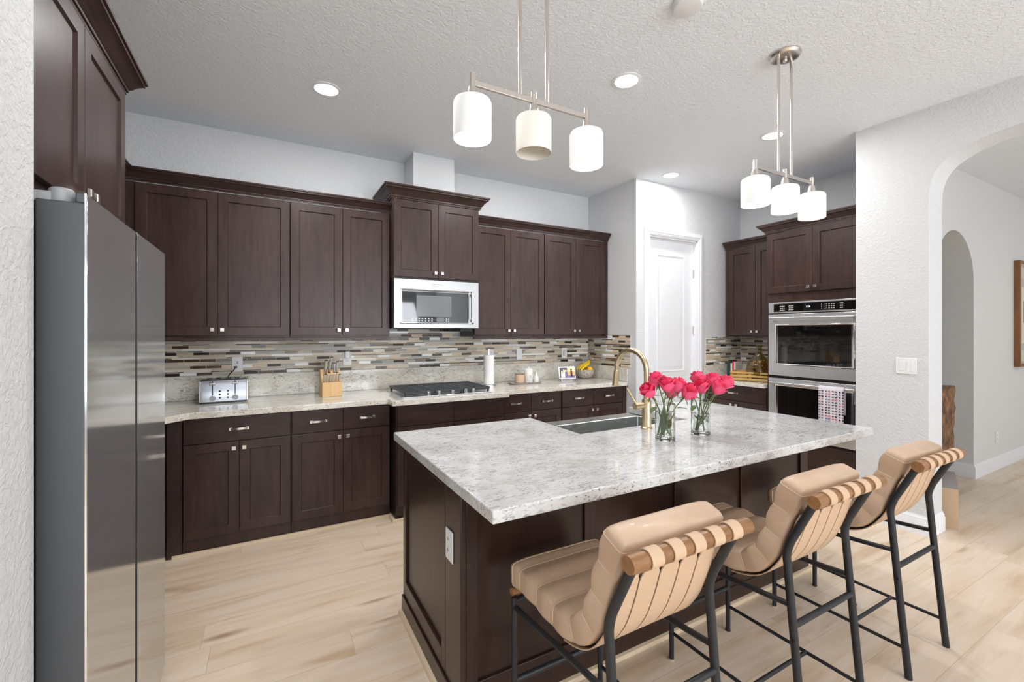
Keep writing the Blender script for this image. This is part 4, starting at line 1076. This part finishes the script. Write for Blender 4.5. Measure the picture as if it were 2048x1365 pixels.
# ---------------------------------------------------------------- ceiling lights
def pendant(xc, yc, bot, pitch, lab, lit):
    t = thing('pendant_light', lab, 'pendant light', (xc, yc, CZ))
    zb = bot-CZ; hs = .145; zbar = zb+hs+.062
    MB().lathe([(0, -.0005), (.078, -.0005), (.080, -.010), (.072, -.022), (.052, -.028), (0, -.028)], seg=36).build('canopy', NICKEL, t)
    MB().sphere((0, 0, -.036), .012, 12, 8).build('finial', NICKEL, t)
    for s in (-1, 1):
        MB().tube([(s*.062, 0, -.022), (s*.062, 0, zbar+.006)], .0076, 12).build('hanging_rod', NICKEL, t)
    MB().box(-pitch, -.006, zbar-.010, pitch, .006, zbar+.010).build('crossbar', NICKEL, t, bevel=.001)
    for i, s in enumerate((-1, 0, 1)):
        x = s*pitch
        MB().lathe([(0, zbar+.034), (.011, zbar+.034), (.011, zbar-.016), (.015, zbar-.018), (.021, zbar-.048), (.021, zb+hs+.001), (0, zb+hs+.001)][::-1], (x, 0, 0), 20).build('socket', NICKEL, t)
        sh = MB().lathe([(.020, zb+hs), (.055, zb+hs), (.066, zb+hs-.006), (.070, zb+hs-.016), (.070, zb), (.0682, zb), (.0682, zb+hs-.017), (.064, zb+hs-.008), (.054, zb+hs-.003), (.020, zb+hs-.003)], (x, 0, 0), 40, close=False)
        sh.f.append(()); sh.f.pop()
        so = sh.build('shade', SHON if lit[i] else SHOFF, t, ang=60, label='glowing white shade' if lit[i] else 'unlit white shade')
        MB().sphere((x, 0, zb+.085), .028, 16, 10).build('bulb', BULB if lit[i] else SHOFF, so)
        if lit[i]:
            l = bpy.data.lights.new('pendant_bulb', 'POINT'); l.energy = SHADE_E; l.shadow_soft_size = .03; l.color = (1, .99, .97)
            lo = bpy.data.objects.new('pendant_bulb', l); C.objects.link(lo); lo.parent = t; lo.location = (x, 0, zb+.03)
    return t
pendant(.914, 1.48, 2.127, .262, 'three-shade brushed nickel pendant over the near end of island', (1, 0, 1))
pendant(2.545, 1.43, 2.10, .275, 'three-shade brushed nickel pendant over the far end of island', (1, 1, 1))
can = thing('recessed_light', 'x', 'recessed light', (0, 0, CZ), 0, 'recessed ceiling lights')
MB().lathe([(.070, -.0005), (.088, -.0005), (.088, -.005), (.072, -.008), (.070, -.006)], seg=36, close=False).build('trim_ring', WHITE, can)
MB().lathe([(0, -.0015), (.0705, -.0015), (.0705, -.005), (0, -.007)], seg=36).build('lens', LED, can)
def spot(o):
    l = bpy.data.lights.new('can_lamp', 'AREA'); l.shape = 'DISK'; l.size = .14; l.energy = CAN_E; l.color = (1, .99, .98)
    q = bpy.data.objects.new('can_lamp', l); C.objects.link(q); q.location = (o.location.x, o.location.y, (CZ if o.location.x < 4.1 else HC)-.012); return q
cans = [(.326, 3.061, 'round recessed light above the wall cabinets at left'), (1.948, 2.057, 'round recessed light between the two pendants'), (3.507, 2.068, 'round recessed light behind the rods of the far pendant'), (3.501, 3.073, 'round recessed light nearest the pantry door'), (1.94, 3.065, 'round recessed light hidden behind the near pendant'), (.326, 2.06, 'round recessed light at the top edge of the photo')]
for i, (x, y, la) in enumerate(cans):
    if i == 0: can.location = (x, y, CZ); can['label'] = la; o = can
    else: o = copy_tree(can, (x, y, CZ), None, la)
    spot(o)
for x, y in ((-1.6, -2.4), (.8, -2.4), (2.9, -2.4), (7.8, -.8), (5.6, -2.8)):   # added unseen lamps without fixtures, to raise the bounce off the floor
    spot(type('L', (), {'location': Vector((x, y, 0 if x < 4 else 0))})())
sd_ = MB().lathe([(0, -.0005), (.072, -.0005), (.072, -.012), (.064, -.030), (.05, -.034), (0, -.036)], seg=36).build('smoke_detector', mat('detector_plastic', rgb(226, 226, 226), .5)); sd_.location = (1.742, 1.431, CZ); tag(sd_, 'round white smoke detector at the top edge of the ceiling', 'smoke detector')

# ---------------------------------------------------------------- hall objects
def bark():
    m = mat('rough_bark', rgb(112, 78, 52), .8); t = NT(m)
    n = t.noise(t.coords((1, 1, .5)), 22, 6, .65, .8); t.l(t.ramp(n, [(.32, rgb(60, 40, 28)), (.55, rgb(122, 86, 56)), (.75, rgb(166, 124, 84))]), t.b.inputs['Base Color'])
    t.bump(n, 1.0, .02); return m
BARK = bark()
bk = MB(); rings = []
rnd = random.Random(4)
for i in range(15):
    z = .405+(1.0-.405)*i/14; w_ = .435+rnd.uniform(-.02, .02)+(.02 if i > 9 else 0); d_ = .0
    pts = []
    for q in range(20):
        u = q/19; x = 4.268+w_*u; y = 1.36-.035*math.sin(PI*u)-rnd.uniform(0, .012); pts.append((x, y, z+rnd.uniform(-.006, .006)))
    pts += [(4.268+w_, 1.44, z), (4.268, 1.44, z)]; rings.append(pts)
bk.loft(rings)
bko = bk.build('bark_slab', BARK, ang=30)
tag(bko, 'rough brown live-edge wood slab on the wall behind the arch', 'wood slab')
MB().box(4.262, 1.441, .43, 4.68, 1.584, .98).build('backing_board', BLACKP, bko)
# narrow cardboard box leaning behind the arch post
bxo = thing('cardboard_box', 'small brown cardboard box on the floor behind the arch post', 'box', (4.332, 1.221, 0), math.atan2(.3, .8))
KR = mat('kraft_cardboard', rgb(196, 168, 138), .8); KR2 = mat('grey_board', rgb(158, 150, 146), .8)
m = MB(); m.box(0, 0, 0.0005, .26, .085, .292); m.build('carton', KR, bxo)
MB().prism([(0.0, .2925), (.26, .2925), (.26, .36), (.10, .335)], .0, .085, 'y').build('top_flap', KR2, bxo)
# framed picture
pf = thing('framed_picture', 'large wooden framed abstract picture on the hall wall', 'picture', (7.195, HY0-.0005, 1.63))
W, H = 1.0, .585
fm = MB(); MBf = fm
for (x0, x1, z0, z1) in ((0, .035, -H, H), (W-.035, W, -H, H), (.035, W-.035, -H, -H+.035), (.035, W-.035, H-.035, H)): fm.box(x0, -.05, z0, x1, 0, z1)
fm.build('frame', wood('picture_frame_wood', rgb(120, 82, 50), rgb(158, 112, 70), .45, 'z'), pf, bevel=.002)
gm = MB()
for (x0, x1, z0, z1) in ((.035, .05, -H+.035, H-.035), (W-.05, W-.035, -H+.035, H-.035), (.05, W-.05, -H+.035, -H+.05), (.05, W-.05, H-.05, H-.035)): gm.box(x0, -.045, z0, x1, -.02, z1)
gm.build('inner_frame', mat('pale_gold', rgb(208, 190, 150), .35, .6), pf)
art = MB(); AM = [mat('mat_board', rgb(206, 204, 190), .8), mat('art_grey', rgb(186, 188, 182), .8), mat('art_dark', rgb(110, 112, 112), .8), mat('art_cream', rgb(222, 216, 200), .8)]
art.box(.05, -.020, -H+.05, W-.05, -.010, H-.05, 0).box(.13, -.022, -.40, W-.13, -.0205, .40, 1).box(.17, -.0235, -.33, W-.17, -.0225, .30, 3).box(.24, -.025, -.1, .45, -.024, .15, 2).box(.5, -.025, -.25, .7, -.024, .05, 1)
art.build('artwork', AM, pf)
